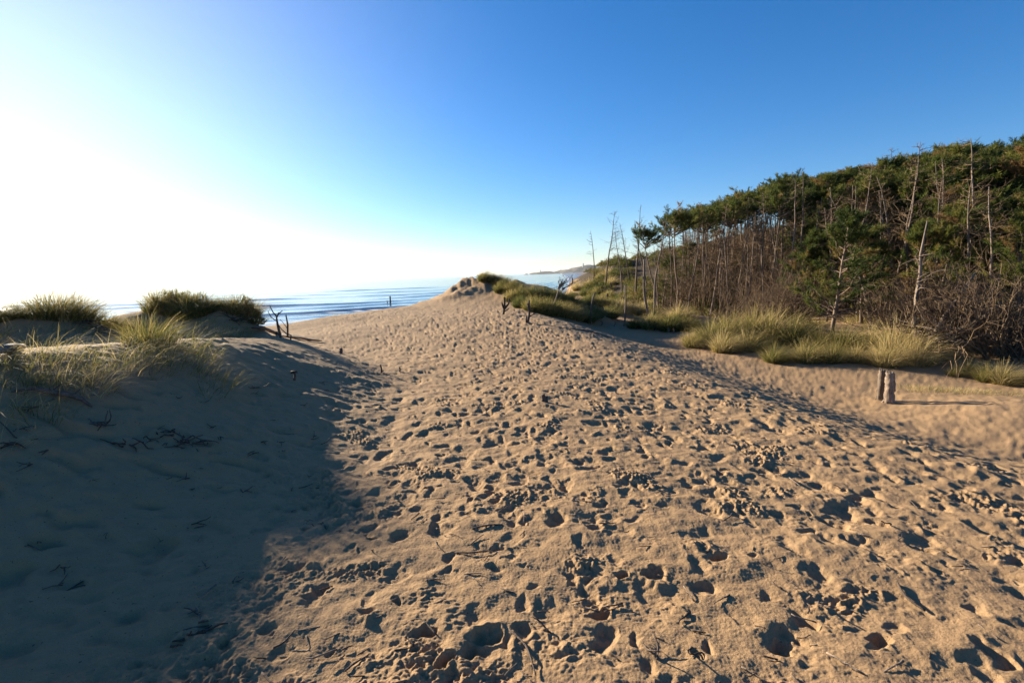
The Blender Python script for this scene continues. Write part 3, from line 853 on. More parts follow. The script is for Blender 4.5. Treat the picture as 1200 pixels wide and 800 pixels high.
    tr.tube([W(1084, 405), W(1074, 395), W(1068, 378), W(1069, 350), W(1072, 322), W(1071, 300), W(1076, 262)], [0.085, 0.07, 0.06, 0.05, 0.04, 0.03, 0.012], 6, 0.5, True, 0.08)
    tr.tube([W(1084, 405), W(1094, 392), W(1104, 372), W(1120, 348), W(1135, 323)], [0.08, 0.065, 0.055, 0.045, 0.02], 6, 0.5, True, 0.08)
    tr.tube([W(1084, 404), W(1105, 388, -.3), W(1128, 372, -.5), W(1142, 355, -.6)], [0.07, 0.055, 0.045, 0.02], 6, 0.5, True, 0.08)
    tr.tube([W(1086, 402), W(1102, 398, -.5), W(1112, 397, -.8)], [0.05, 0.035, 0.012], 5, 0.5, True, 0.08)
    tr.tube([W(1098, 385, 0), W(1130, 388, .2), W(1158, 384, .3), W(1178, 381, .3)], [0.04, 0.035, 0.025, 0.01], 5, 0.5, True, 0.08)
    r = np.random.default_rng(9)
    for i in range(70):
        a, b = r.uniform(0, 1), r.integers(0, 3)
        base = [W(1069, 300 + 90 * a), W(1090 + 42 * a, 400 - 72 * a), W(1090 + 50 * a, 398 - 40 * a, -.4)][b]
        Q = path(base, r.normal(0, 0.6, 3) + np.array([0.2, -0.2, 0.3]), r.uniform(0.3, 0.9), 5, 0.28, 0.1, r)
        cr.tube(Q, np.linspace(0.012, 0.004, len(Q)), 4, 0.5, False)
        for j in range(3):
            Q2 = path(Q[r.integers(1, 5)], r.normal(0, 0.6, 3), r.uniform(0.12, 0.4), 3, 0.25, 0.1, r)
            cr.tube(Q2, np.linspace(0.006, 0.003, len(Q2)), 3, 0.5, False)
    e = empty('dead_tree', (x, y, z)); tr.build('trunk', MAT['deadwood'], e); cr.build('crown', MAT['deadwood'], e)
    tag(e, 'forked grey dead tree with crooked limbs leaning out of the wood', 'dead tree')

# ------------------------------------------------------------------ grass placing
def build_hump():
    r = np.random.default_rng(77); hb = []
    for i in range(3):
        mb = MB(); m = 240
        a = r.uniform(0, 6.28, m); q = np.sqrt(r.random(m)); hh = 0.45 * (1 - q ** 2) * r.uniform(.3, 1.15, m)
        C = np.stack([.42 * q * np.cos(a), .34 * q * np.sin(a), hh], -1); Dd = C * np.array([1, 1, 1.6]) + r.normal(0, .15, (m, 3)) + np.array([.1, 0, .25])
        needle_tufts(mb, C, Dd, 0.085, 9, 95 + i, np.clip(r.normal(.72, .25, m), 0, 1))
        for j in range(26):
            mb.tube(path((r.normal(0, .12), r.normal(0, .1), -.05), (r.normal(0, .5), r.normal(0, .5), 1), r.uniform(.25, .62), 5, .2, .1, r), np.linspace(.006, .002, 6), 3, .8, False)
        hb.append(mb.mesh('creeping_shrub', MAT['needles'], False))
    for k, (px, py, s, lab) in enumerate(((196, 366, .95, 'dark shrub low on the left front of the dark hump'), (222, 364, 1.0, 'brown shrub in the middle front of the dark hump'), (236, 358, .9, 'dark shrub below the highest tussock of the dark hump'),
                           (284, 358, .85, 'dark shrub on the right shoulder of the dark hump'), (208, 352, .9, 'dark shrub behind the left tussocks of the dark hump'), (296, 366, .6, 'small brown shrub at the right foot of the dark hump'))):
        x, y, z = skyline_hit(px, py); o = bpy.data.objects.new('creeping_shrub', hb[k % 3]); COL.objects.link(o)
        o.location = (x, y, z); o.scale = (s, s, s); o.rotation_euler = (0, 0, RNG.uniform(-1, 1)); tag(o, lab, 'shrub', 'shrubs on the dark hump')
    tussock('dense', 0, 0, .62, 'full marram tussock on the highest point of the dune crest', 'marram shoots along the dune crest', 1.0, (-4.3, 6.05, h1(-4.3, 6.05)))
    # litter in the shade
    pr = []
    for i in range(4):
        mb = MB()
        for j in range(3): mb.tube(path((r.normal(0, .02), r.normal(0, .02), .002), (r.choice([-1, 1]), r.normal(0, .5), .05), r.uniform(.05, .13), 4, .2, -.05, r), [.004, .0035, .003, .0025, .002], 4, .5, False)
        pr.append(mb.mesh('root_bit', MAT['drift']))
    for i in range(46):
        px = RNG.uniform(20, 400); py = RNG.uniform(430, 690)
        x, y, z = hit(px, py)
        o = bpy.data.objects.new('root_bit', pr[i % 4]); COL.objects.link(o); o.location = (x, y, z + .004); o.rotation_euler = (0, 0, RNG.uniform(0, 6.28)); s = RNG.uniform(.5, 1.2); o.scale = (s,) * 3
        tag(o, 'tiny dark root bit lying on the shaded sand of the left dune', 'root bit', 'dark root bits on the shaded dune')

def build_grass():
    def line(style, pts, label, group, s=(0.8, 1.1), squash=1.0, jit=0):
        for i, (px, py, *rest) in enumerate(pts):
            ss = rest[0] if rest else RNG.uniform(*s)
            lab = label if isinstance(label, str) else label[i]
            if style == 'bank' and py > 390: ss *= RNG.uniform(0.75, 1.08)
            tussock(style, px, py, ss, lab, group, squash)
    G = 'marram tussocks of the long grass bank below the wood'
    line('bank', [(812, 406, .8), (835, 402, 1.0), (858, 398, 1.15), (884, 396, 1.25), (905, 400, 1.2), (930, 404, 1.1), (962, 410, .95), (990, 412, .95), (1022, 414, 1.0), (1050, 420, 1.15), (1072, 426, .9)],
         ['yellow green marram tussock at the left tip of the long grass bank', 'golden marram tussock second from the left tip of the long grass bank', 'tall golden marram tussock on the left rise of the long grass bank',
          'tallest pale-topped marram tussock of the long grass bank', 'marram tussock with dark hollow below it near the middle of the long grass bank', 'marram tussock behind the low bright green one in the long grass bank',
          'shaded marram tussock right of the middle of the long grass bank', 'low shaded marram tussock below the full green pine', 'marram tussock where the long grass bank rises again towards the right',
          'broad pale marram tussock at the right end of the long grass bank', 'small marram tussock beside the foot of the forked dead tree'], G)
    line('bank', [(848, 412, .8), (880, 410, .9), (908, 424, .62), (945, 424, .7), (975, 424, .75), (1005, 424, .7), (1038, 428, .8)],
         ['marram tussock in front at the left of the long grass bank', 'marram tussock over the dark hollow in front of the long grass bank', 'small bright green marram tussock standing forward of the long grass bank',
          'drooping marram tussock right of the small bright green one', 'shaded marram tussock low in front of the grass bank', 'shaded marram tussock in front, two right of the bright green one',
          'pale marram tussock nearest the pair of rotten posts'], G)
    line('low', [(820, 398, 1.2), (838, 392, 1.2), (900, 388, 1.3), (940, 394, 1.3), (1000, 402, 1.2), (1030, 404, 1.2), (1090, 420, 1.2)],
         'low grass growing on top of the bank against the trunks', 'low grass behind the long grass bank', (1, 1.3), 1.3)
    line('bank', [(1118, 440, .34), (1136, 436, .42), (1156, 446, .55), (1176, 449, .62), (1203, 451, .5), (1232, 452, .6)],
         ['small marram tussock under the bare thicket right of the forked dead tree', 'narrow marram tussock in front of the bare thicket on the right', 'pale arching marram tussock in front of the right thicket',
          'bright pale marram tussock second from the right edge of the photo', 'marram tussock at the right edge of the photo', 'marram tussock just past the right edge of the photo'], 'marram tussocks under the right thickets')
    line('low', [(1075, 456, .8), (1098, 458, .8), (1125, 459, .8), (1150, 460, .7), (1180, 462, .7)], 'low straw coloured grass patch on the sand right of the rotten posts', 'low grass patches right of the rotten posts', (1, 1), .8)
    # small bank left of it
    line('green', [(745, 384, .7), (765, 384, .9), (786, 386, .95), (806, 386, .8)],
         ['leftmost tussock of the small grass bank before the dead trunks', 'second tussock of the small grass bank before the dead trunks', 'dark-fronted tussock of the small grass bank before the dead trunks', 'tussock of the small grass bank nearest the long bank'], 'tussocks of the small grass bank')
    line('bank', [(770, 374, .8), (795, 374, .8), (748, 368, .8), (728, 366, .9), (715, 372, .8), (760, 360, .8), (735, 356, .8)], 'pale grass tussock among the stumps behind the hollow', 'pale tussocks among the stumps')
    # grassy hummock behind the ridge
    hm = [(600, 352, .7), (612, 350, .85), (626, 352, .95), (640, 354, 1.0), (655, 356, 1.0), (668, 360, .9), (612, 360, .75), (626, 364, .85), (642, 368, .9), (658, 371, .9), (672, 374, .9), (686, 377, .8), (650, 362, .9), (668, 368, .9), (682, 370, .9), (696, 372, .8)]
    line('green', hm, 'marram tussock covering the hummock behind the end of the sand ridge', 'marram tussocks on the hummock behind the ridge')
    line('green', [(672, 348, .9), (686, 346, 1.0), (700, 346, 1.05), (714, 350, 1.0), (728, 354, .9), (690, 356, .8), (706, 358, .8), (722, 362, .7)], 'marram tussock on the second hummock below the dead pines', 'marram tussocks on the second hummock')
    line('bank', [(676, 340, 1.1), (690, 336, 1.1), (702, 330, 1.2), (716, 334, 1.1), (700, 322, 1.2), (712, 324, 1.2)], 'grass tussock on the sandy slope below the leftmost dead pines', 'grass on the slope below the leftmost dead pines')
    line('green', [(569, 329, .75), (578, 330, .6), (585, 334, .8), (594, 338, .8), (602, 342, .8), (588, 342, .7)],
         ['round marram tussock on top of the sand mound at the skyline', 'small marram tussock beside the round one on the sand mound', 'dark marram tussock behind the top of the sand mound', 'marram tussock trailing down right of the sand mound',
          'lowest marram tussock right of the sand mound', 'marram tussock on the shaded flank of the sand mound'], 'marram tussocks on the sand mound')
    # left dune: the far hump with a dense tuft cap
    line('dense', [(188, 362, .8), (200, 356, .85), (214, 352, .75), (232, 346, .95), (246, 352, .5), (260, 352, .45), (276, 346, .7), (287, 350, .8), (298, 362, .5), (206, 368, .6), (224, 366, .6)],
         ['leftmost marram tussock capping the dark hump on the left skyline', 'second marram tussock capping the dark hump from the left', 'tall marram tussock on the left half of the dark hump', 'highest marram tussock of the dark hump with a dead shoot on top',
          'marram tussock in the dip of the dark hump', 'low marram tussock right of the dip of the dark hump', 'marram tussock on the right crest of the dark hump', 'pointed marram tussock at the right crest of the dark hump',
          'last small marram tussock at the right foot of the dark hump', 'marram tussock low on the left front of the dark hump', 'reddish brown marram tussock low on the front of the dark hump'], 'marram tussocks capping the dark hump')
    line('dense', [(2, 366, .6), (20, 362, .55), (58, 364, .9), (78, 366, 1.0), (94, 370, .75), (122, 380, .5), (138, 384, .5), (-25, 366, .7)],
         ['spiky marram tussock at the left edge of the photo on the skyline', 'marram tussock left of the broken branch on the skyline', 'large fan shaped marram tussock on the left skyline', 'largest wind-blown marram tussock on the left skyline',
          'marram tussock right of the largest one on the left skyline', 'small marram tussock on the slope towards the sea gap', 'dark marram tussock beside the sea gap', 'marram tussock just outside the left edge on the skyline'], 'marram tussocks on the left skyline')
    n = 0
    LB = 'thin sunlit marram shoots scattered over the top of the left dune'
    for i in range(74):
        px = RNG.uniform(-30, 300); py = RNG.uniform(372, 428) if i < 60 else RNG.uniform(425, 475)
        if py > 428 and px > 120: px = RNG.uniform(-20, 120)
        if px > 190 and py > 425: continue
        if 60 < px < 135 and 395 < py < 415 and RNG.random() < .7: continue
        if px > 210 and py > 400: continue
        tussock('sparse' if py < 426 else 'wisp', px, py, RNG.uniform(0.6, 1.15), LB, 'thin marram shoots on the left dune')
    for (px, py, s) in ((165, 410, 1.0), (180, 415, 1.1), (195, 412, 1.1), (208, 418, 1.1), (222, 420, 1.0), (150, 418, 1.0), (236, 412, .9), (172, 424, .9), (190, 425, .9), (212, 402, 1.1), (200, 395, 1.1), (182, 398, 1.2), (160, 398, 1.1), (255, 396, .9), (275, 392, .9), (290, 396, .8), (262, 388, .8), (240, 386, .8)):
        tussock('sparse', px, py, s, 'wind-blown marram shoots along the crest of the left dune', 'marram shoots along the dune crest')
    for (px, py, s) in ((10, 446, .7), (34, 452, .6), (60, 440, .8), (88, 446, .6), (118, 440, .6), (20, 478, .55), (46, 470, .5), (150, 432, .7), (182, 436, .6), (212, 434, .7), (238, 440, .7), (258, 446, .8), (70, 486, .4), (228, 430, .8)):
        tussock('sparse', px, py, s * 1.1, 'thin grass tuft spilling down the upper shaded face of the left dune', 'grass tufts on the upper dune face')
    for (px, py, s, lab) in ((250, 462, 1.0, 'lone marram plant with bent pale blades on the shaded dune face'), (262, 452, .8, 'marram blades just behind the lone plant on the dune face'),
                        (80, 450, .9, 'small green marram plant left on the shaded dune face'), (112, 458, .9, 'small marram plant with reddish base on the shaded dune face'),
                        (52, 490, .9, 'marram plant with long pale drooping blade on the dune face'), (5, 480, .9, 'marram plant at the left edge of the photo'), (22, 440, 1.0, 'marram plant above the dark root on the left'),
                        (98, 438, .9, 'marram plant at the edge of the sunlit dune top'), (128, 432, .9, 'marram plant leaning right at the edge of the dune top'), (8, 520, .8, 'low marram plant by the left edge of the photo in shade')):
        tussock('wisp', px, py, s * 1.1, lab, 'single marram plants on the shaded dune face')
    for i in range(30):
        px = RNG.uniform(800, 1180); dep = RNG.uniform(14, 24); x, y, z = at_px(px, dep)
        dd = x - np.interp(y, FOOT_Y, FOOT_X)
        if dd < 0 or dd > 4: continue
        tussock('low', 0, 0, RNG.uniform(1.0, 1.6), 'low brownish grass growing between the first trunks of the wood', 'low grass between the first trunks', 1.1, (x, y, z))

# ------------------------------------------------------------------ stumps, posts, driftwood, twigs
def stick(name, wpts, rads, mat, label, cat, group=None, sides=6, extra=()):
    """one piece of wood from world points; the object's origin lies at its first point"""
    o0 = np.array(wpts[0], float); mb = MB()
    P = np.array(wpts, float) - o0
    if len(P) > 2:      # resample smoothly
        t = np.linspace(0, len(P) - 1, (len(P) - 1) * 4 + 1)
        i = np.clip(t.astype(int), 0, len(P) - 2); f = t - i
        def cr(k):
            p0, p1, p2, p3 = P[np.clip(i - 1, 0, None)], P[i], P[i + 1], P[np.clip(i + 2, None, len(P) - 1)]
            ff = f[:, None]
            return 0.5 * ((2 * p1) + (-p0 + p2) * ff + (2 * p0 - 5 * p1 + 4 * p2 - p3) * ff ** 2 + (-p0 + 3 * p1 - 3 * p2 + p3) * ff ** 3)
        P2 = cr(0); rr = np.interp(t, np.arange(len(P)), rads)
    else: P2, rr = P, np.array(rads)
    mb.tube(P2, rr, sides, 0.5, True, 0.10)
    for (pp, rd) in extra:
        mb.tube(np.array(pp, float) - o0, rd, max(4, sides - 2), 0.5, True, 0.08)
    o = mb.build(name, mat); o.location = o0
    return tag(o, label, cat, group)

def up_px(px, py, pts, dy=0.0):
    """world points from (px, py) pairs standing upright in the plane at the depth of the foot pixel (px, py)"""
    x, y, z = hit(px, py); dep = proj((x, y, z))[2]
    out = []
    for q in pts:
        d = ray(q[0], q[1]); k = (y + (q[2] if len(q) > 2 else 0.0)) / d[1]
        p = EYE + d * k; out.append((p[0], p[1], p[2]))
    b = np.array(out[0]); 
    return out, dep / FPX

def build_wood_bits():
    D_, P_ = MAT['drift'], MAT['postwood']
    # the pair of rotten posts
    for (px, py, tx, ty, r, lab) in ((1031, 472, 1034, 434, .045, 'thinner leaning rotten post, left of the pair in the sandy hollow'), (1042, 475, 1043.5, 437, .062, 'thicker rotten post with flat broken top, right of the pair in the sandy hollow')):
        f = lambda t, dx=0.0: (px + (tx - px) * t + dx, py + (ty - py) * t)
        pts, k = up_px(px, py - 3, [(px - .3, py + 5), f(.1), f(.35, -.5), f(.6, .3), f(.85, -.2), (tx, ty)])
        r *= 1.3; top = np.array(pts[-1]); ex = []
        for q_ in range(5):
            a_ = q_ * 1.3; off = np.array([math.cos(a_), math.sin(a_), 0]) * r * .55
            ex.append(([top + off - np.array([0, 0, .06]), top + off * 1.05 + np.array([0, 0, .012 + .02 * (q_ % 3)])], [r * .38, r * .16]))
        for q_ in range(3):
            a_ = q_ * 2.1 + .5; off = np.array([math.cos(a_), math.sin(a_), 0]) * r
            fo = np.array(pts[1]); ex.append(([fo + off * .6 + np.array([0, 0, .07]), fo + off * 1.4 - np.array([0, 0, .03])], [r * .4, r * .25]))
        o = stick('wooden_post', pts, [r * 1.2, r * 1.12, r, r * 1.04, r * .97, r * .9], P_, lab, 'post', 'pair of rotten posts', 12, ex)
    def stump(px, py, tx, ty, wpx, lab, extra_px=(), mat=D_, name='tree_stump', group=None, mid=None):
        seq = [(px, py + 2), (px, py)] + ([mid] if mid else []) + [((px + tx) / 2 + .8, (py + ty) / 2)] * (0 if mid else 1) + [(tx, ty)]
        pts, k = up_px(px, py, seq)
        ex = []
        for (e, r0, r1) in extra_px:
            q, _ = up_px(px, py, e); ex.append((q, np.linspace(r0, r1, len(q)) * k))
        n = len(pts)
        stick(name, pts, np.linspace(wpx * 1.25, wpx * .75, n) * k / 2, mat, lab, 'stump' if name == 'tree_stump' else 'dead sapling', group, 8, ex)
    stump(456, 361, 457, 347, 2.2, 'short forked stump standing alone against the sea on the dune edge', [([(455, 358), (453.5, 352)], .7, .4)])
    stump(399, 414, 399, 408, 4.5, 'small reddish stump in the sunlit sand left of the path')
    stump(345, 445, 344.5, 436, 3.2, 'T-shaped stump at the edge of the dune shadow', [([(341, 436), (348, 435.5)], 1.8, 1.4)])
    stump(447, 437, 445.5, 427, 2.2, 'small pale leaning stump on the path', [([(447, 436), (449.5, 434)], .8, .5)])
    stump(468, 436, 468, 430, 2.0, 'tiny dark stump just right of the pale leaning one')
    stump(637, 471, 636, 462, 6.0, 'split stump end with two points in the middle of the trampled path', [([(640, 471), (641, 464)], 2.4, 1.0)])
    stump(590, 368, 591, 348, 2.6, 'forked dark stump on the ridge, left of two', [([(590, 363), (596, 356), (597, 350)], 1.6, .8), ([(590, 361), (588, 354)], 1.3, .8), ([(590, 366), (597, 361)], 1, .5)])
    stump(619, 378, 620, 352, 2.8, 'taller dark dead stump on the ridge, right of two', [([(619, 372), (625, 368), (631, 366)], .9, .4), ([(620, 364), (618, 355)], 1.4, .6), ([(617, 378), (617, 370)], 1.4, .8)])
    tw = []
    r = np.random.default_rng(4)
    for i in range(16):
        a = (654 + r.uniform(-1, 6), 342 - r.uniform(0, 9)); tw.append(([a, (a[0] + r.uniform(-4, 9), a[1] - r.uniform(2, 9)), (a[0] + r.uniform(-3, 16), a[1] - r.uniform(4, 14))], .6, .25))
    stump(642, 367, 656, 336, 2.2, 'curved pale dead sapling with twiggy head leaning over the grassy hummock', tw, MAT['deadwood'], 'dead_sapling', None, (650, 354))
    stump(693, 380, 697, 343, 2.2, 'pale crooked pole with bent tip in the hollow', [], MAT['deadwood'], 'dead_sapling', None, (693, 359))
    stump(732, 381, 733, 334, 2.2, 'straight grey pole right of the pale crooked one', [([(731, 350), (729, 346)], .6, .4)], MAT['deadwood'], 'dead_sapling')
    stump(761, 374, 755, 304, 2.6, 'S-curved dead sapling at the end of the small grass bank', [([(755, 330), (752, 322)], .6, .3), ([(755, 345), (759, 338)], .7, .4)], MAT['deadwood'], 'dead_sapling', None, (755, 343))
    GS = 'short stumps in the hollow behind the ridge'
    for (px, py, h, w, lab) in ((711, 353, 9, 2.5, 'short dark stump below the second dead pine'), (715, 339, 8, 2, 'short pale stump on the slope below the dead pines'), (670, 334, 9, 1.8, 'dark stump standing against the sea on the grassy skyline'),
                           (663, 352, 7, 1.6, 'small stump on the grassy hummock'), (705, 381, 5, 1.6, 'leftmost of the small stumps in the row before the dark hollow'), (720, 382, 5, 1.6, 'middle one of the small stumps in the row before the dark hollow'),
                           (731, 382, 6, 1.8, 'rightmost of the small stumps in the row before the dark hollow'), (745, 354, 8, 2, 'short stump at the foot of the tallest slim dead pine'), (740, 362, 5, 2.4, 'short brown stump among pale grass'),
                           (783, 390, 6, 1.6, 'small stump before the small grass bank'), (789, 391, 6, 1.6, 'small stump right beside another before the small grass bank'), (800, 366, 7, 2.4, 'dark stump at the first trunks of the wood')):
        stump(px, py, px + .3, py - h, w, lab, [], MAT['deadwood'] if w < 2 else D_, 'tree_stump', GS)
    # driftwood limb at the end of the left dune
    def gp(px, py, lift=0.0):
        x, y, z = hit(px, py); return (x, y, z + lift)
    pts = [gp(296, 386, .05), gp(308, 389, .09), gp(322, 392, .06), gp(336, 395, .05), gp(350, 398, .07), gp(362, 400, .05), gp(377, 401, .04)]
    _, k = up_px(330, 396, [(330, 396)])
    q = []
    for e, r0, r1 in (([(328, 392), (325, 380), (324, 372), (327, 366)], 2.6, 1.4), ([(325, 372), (320, 366), (316, 358)], 1.7, .7), ([(324, 376), (318, 372), (314, 365), (317, 362)], 1.1, .5), ([(325, 369), (331, 364)], 1.2, .8),
                      ([(337, 394), (337, 380), (335, 369)], 2.0, 1.2), ([(340, 402), (341, 393), (337, 391)], 1.6, 1.2), ([(328, 396), (329, 390)], 2.2, 1.6), ([(337, 392), (330, 386), (326, 380)], 1.2, .8), ([(336, 384), (331, 377), (328, 374)], .8, .4)):
        w_, _ = up_px(330, 396, e); q.append((w_, np.linspace(r0, r1, len(w_)) * k / 2 * 1.2))
    stick('driftwood_branch', pts, [.03, .045, .05, .045, .035, .03, .015], D_, 'twisted dark driftwood limb with upright crooked shoots at the end of the left dune', 'driftwood', None, 7, q)
    stick('driftwood_branch', [gp(-10, 421, .05), gp(12, 417, .07), gp(28, 411, .05)], [.035, .04, .03], P_, 'short thick grey log lying at the left edge of the photo', 'log', None, 8)
    stick('driftwood_branch', [gp(14, 463, .03), gp(40, 464, .06), (gp(65, 467, .05)), gp(90, 470, .04), gp(108, 478, .01)], [.008, .014, .024, .022, .006], D_, 'dark root curving out of the shaded dune face', 'root', None, 6,
          [([gp(60, 466, .05), gp(72, 462, .08)], [.008, .004]), ([gp(88, 470, .05), gp(95, 466, .07)], [.010, .004])])
    def tangle(px, py, n, L, lab, seed, lift=.05):
        r = np.random.default_rng(seed); x, y, z = hit(px, py); mb = MB()
        for i in range(n):
            P = path((r.normal(0, .05), r.normal(0, .04), r.uniform(-.01, lift)), (r.choice([-1, 1]) * 1.0, r.normal(0, .4), r.normal(0.15, .25)), L * r.uniform(.4, 1.1), 6, .25, -.35, r)
            hh = np.array([h1(x + p[0], y + p[1]) - z for p in P]); P[:, 2] = np.maximum(P[:, 2], hh + .004)
            mb.tube(P, np.linspace(.007, .003, len(P)), 4, .5, False)
        o = mb.build('twig_tangle', D_); o.location = (x, y, z); tag(o, lab, 'twigs', 'dead twig tangles on the shaded dune face')
    tangle(222, 522, 16, .20, 'dense arched tangle of dark twigs on the shaded sand', 1, .08)
    tangle(193, 511, 8, .09, 'small dark knot of twigs beside the arched tangle', 2)
    tangle(112, 502, 8, .22, 'thin twigs spread flat on the shaded dune face, upper one', 3, .02)
    tangle(150, 526, 9, .16, 'dark root knot and twigs below the flat spread of twigs', 4)
    tangle(20, 520, 5, .2, 'few thin bent twigs near the left edge in shade', 5, .02)
    tangle(300, 455, 5, .12, 'few twigs at the foot of the lone marram plant', 6, .02)
    tangle(114, 388, 26, .34, 'dark brown dead bush on the sunlit top of the left dune', 7, .22)
    tangle(275, 376, 20, .5, 'dead twigs spread before the right foot of the dark hump', 8, .08)
    tangle(232, 747, 7, .10, 'crossed twigs lying where shadow meets sunlit sand', 9, .02)
    tangle(60, 350, 5, .5, 'thin bare shoots among the skyline grass', 10, .2)
    stick('driftwood_branch', [gp(36, 364, .0), gp(36, 364, .12), (lambda a: (a[0] + .25, a[1], a[2] + .25))(gp(36, 364)), (lambda a: (a[0] + .42, a[1], a[2] + .38))(gp(36, 364))], [.018, .016, .013, .006], D_, 'broken branch poking up from the grass on the left skyline', 'branch', None, 5)
    # hand-placed sticks on the trodden sand
    SL = [((553, 620), (572, 617), (589, 615), .006, 'dark stick lying across the path, uppermost of the larger ones'),
          ((510, 634), (513, 641), (520, 646), .004, 'short bent pale twig left of the dark stick'),
          ((533, 648), (554, 649), (580, 645), .005, 'straight thin stick below the dark stick'),
          ((643, 647), (652, 642), (661, 637), .005, 'slanting stick right of the middle of the near sand'),
          ((472, 734), (492, 728), (512, 745), .006, 'arched dark twig beside the deep footprints'),
          ((508, 708), (516, 707), (523, 702), .005, 'small dark wood chip above the deep footprints'),
          ((595, 738), (616, 758), (628, 792), .005, 'long thin curved twig beside the deep footprints near the bottom of the photo'),
          ((1052, 684), (1062, 702), (1084, 716), .007, 'curved dark stick on the right part of the near sand'),
          ((404, 787), (416, 779), (432, 768), .005, 'forked stick at the bottom of the photo left of the deep footprints'),
          ((400, 762), (407, 760), (413, 757), .004, 'short wood chip above the forked stick at the bottom'),
          ((418, 768), (425, 765), (432, 760), .003, 'thin chip by the forked stick at the bottom'),
          ((205, 742), (225, 737), (245, 733), .004, 'thin straight twig at the edge of the big shadow'),
          ((350, 572), (358, 571), (366, 567), .004, 'small twig in the tip of the dune shadow'),
          ((925, 560), (932, 566), (938, 570), .005, 'pale twig right of the middle among footprints'),
          ((668, 385), (690, 389), (715, 396), .02, 'thin driftwood pole lying along the far edge of the ridge'),
          ((1005, 625), (1012, 628), (1020, 629), .004, 'small pale twig on the right near sand'),
          ((586, 690), (595, 694), (603, 695), .005, 'short dark twig above the long curved twig')]
    for a, b, c, r, lab in SL:
        stick('fallen_stick', [gp(*a, r * .6), gp(*b, r * 1.6), gp(*c, r * .6)], [r * .8, r, r * .6], P_ if 'pale' in lab else D_, lab, 'stick', None, 6)
    protos = []
    for i in range(6):
        r = np.random.default_rng(50 + i); mb = MB()
        P = path((0, 0, 0), (1, 0, 0), r.uniform(.05, .13), 5, .14, 0, r); P[:, 2] = np.abs(P[:, 2]) * .5
        mb.tube(P, np.linspace(.0045, .0025, len(P)), 5, .5, True, .15)
        if i % 2: mb.tube(path(P[2], (1, 1, 0.1), .03, 2, .2, 0, r), [.003, .002, .001], 4, .5, True)
        protos.append(mb.mesh('twig', P_ if i < 2 else D_))
    for i in range(130):
        px = RNG.uniform(200, 1190); py = 450 + 345 * RNG.random() ** .7
        x, y, z = hit(px, py)
        if y > 9 or x > 4.2: continue
        o = bpy.data.objects.new('small_twig', protos[i % 6]); COL.objects.link(o); o.location = (x, y, z + .006); o.rotation_euler = (0, 0, RNG.uniform(0, 6.28))
        s = RNG.uniform(.6, 1.2); o.scale = (s,) * 3
        tag(o, 'tiny weathered twig lying loose on the trampled sand', 'twig', 'tiny twigs strewn over the sand')

# ------------------------------------------------------------------ far headland
def mat_rock():
    m, nt, out = new_mat('headland_rock')
    co = coords(nt); n1 = noise(nt, 0.02, 5, 0.65, co)
    c = ramp(nt, n1.outputs[0], [(0.4, (0.05, 0.055, 0.03)), (0.6, (0.16, 0.13, 0.10))]).outputs[0]
    b = N(nt, 'ShaderNodeBsdfPrincipled'); nt.links.new(c, b.inputs['Base Color']); b.inputs['Roughness'].default_value = 0.9
    nt.links.new(b.outputs[0], out.inputs[0]); return m
def plain(name, c, rough=.7):
    m, nt, out = new_mat(name); n1 = noise(nt, .5, 3, .6, coords(nt))
    b = N(nt, 'ShaderNodeBsdfPrincipled'); nt.links.new(mixc(nt, .3, c, ramp(nt, n1.outputs[0], [(.3, tuple(.7 * a for a in c)), (.7, c)]).outputs[0]), b.inputs['Base Color'])
    b.inputs['Roughness'].default_value = rough; nt.links.new(b.outputs[0], out.inputs[0]); return m
def build_headland():
    D = 3000.0
    u = (ray(622, 320), ray(700, 316))
    xs = np.linspace(u[0][0] / u[0][1] * D - 60, u[1][0] / u[1][1] * D + 1500, 260); ys = np.linspace(D - 160, D + 420, 26)
    X, Y = np.meshgrid(xs, ys)
    t = X - xs[0]
    prof = np.interp(t, [0, 14, 26, 40, 54, 60, 90, 130, 200, 260, 330, 420, 800, 1900], [-6, -4, 5, 7, -3, 9, 11, 14, 12, 20, 34, 44, 60, 90])
    prof = prof + 7 * vnoise(X / 55, Y / 90, 301) * S(0, 200, t) + 2.5 * vnoise(X / 16, Y / 30, 302)
    Z = SEA_Z - 8 + (prof + 8) * np.exp(-((Y - D - 100 - .1 * t) / (90 + .12 * t)) ** 2)
    co = np.stack([X, Y, Z], -1).reshape(-1, 3); nx = len(xs)
    i = np.arange(len(ys) - 1)[:, None] * nx; j = np.arange(nx - 1)[None, :]
    q = np.stack([i + j, i + j + 1, i + nx + j + 1, i + nx + j], -1).reshape(-1, 4)
    mb = MB(); mb.add(co, None, q); o = mb.build('headland', mat_rock()); o['kind'] = 'structure'
    wh = plain('white_wash', (.75, .74, .70)); dk = plain('dark_slate', (.12, .12, .13))
    for (px, h, lab) in ((633.5, 16, 'small pale lighthouse tower on the low end of the distant headland'), (683.5, 20, 'pale tower on the higher part of the distant headland')):
        d = ray(px, 318); x = d[0] / d[1] * (D + 95); tt = x - xs[0]
        z = SEA_Z + float(np.interp(tt, [0, 14, 26, 40, 54, 60, 90, 130, 200, 260, 330, 420, 800], [-6, -4, 5, 7, -3, 9, 11, 14, 12, 20, 34, 44, 60])) - 3
        e = empty('lighthouse', (x, D + 95, z))
        a = MB(); a.tube([(0, 0, -4), (0, 0, 0), (0, 0, h * .8), (0, 0, h * .82), (0, 0, h * .85)], [5, 4.2, 3.1, 3.8, 3.8], 16); a.build('tower', wh, e, False)
        b = MB(); b.tube([(0, 0, h * .85), (0, 0, h * .95), (0, 0, h)], [2.2, 2.2, .3], 12); b.build('lantern_room', dk, e, False)
        tag(e, lab, 'lighthouse', None)
ground = build_ground(); sea = build_sea()
build_headland()
build_wood()
build_grass()
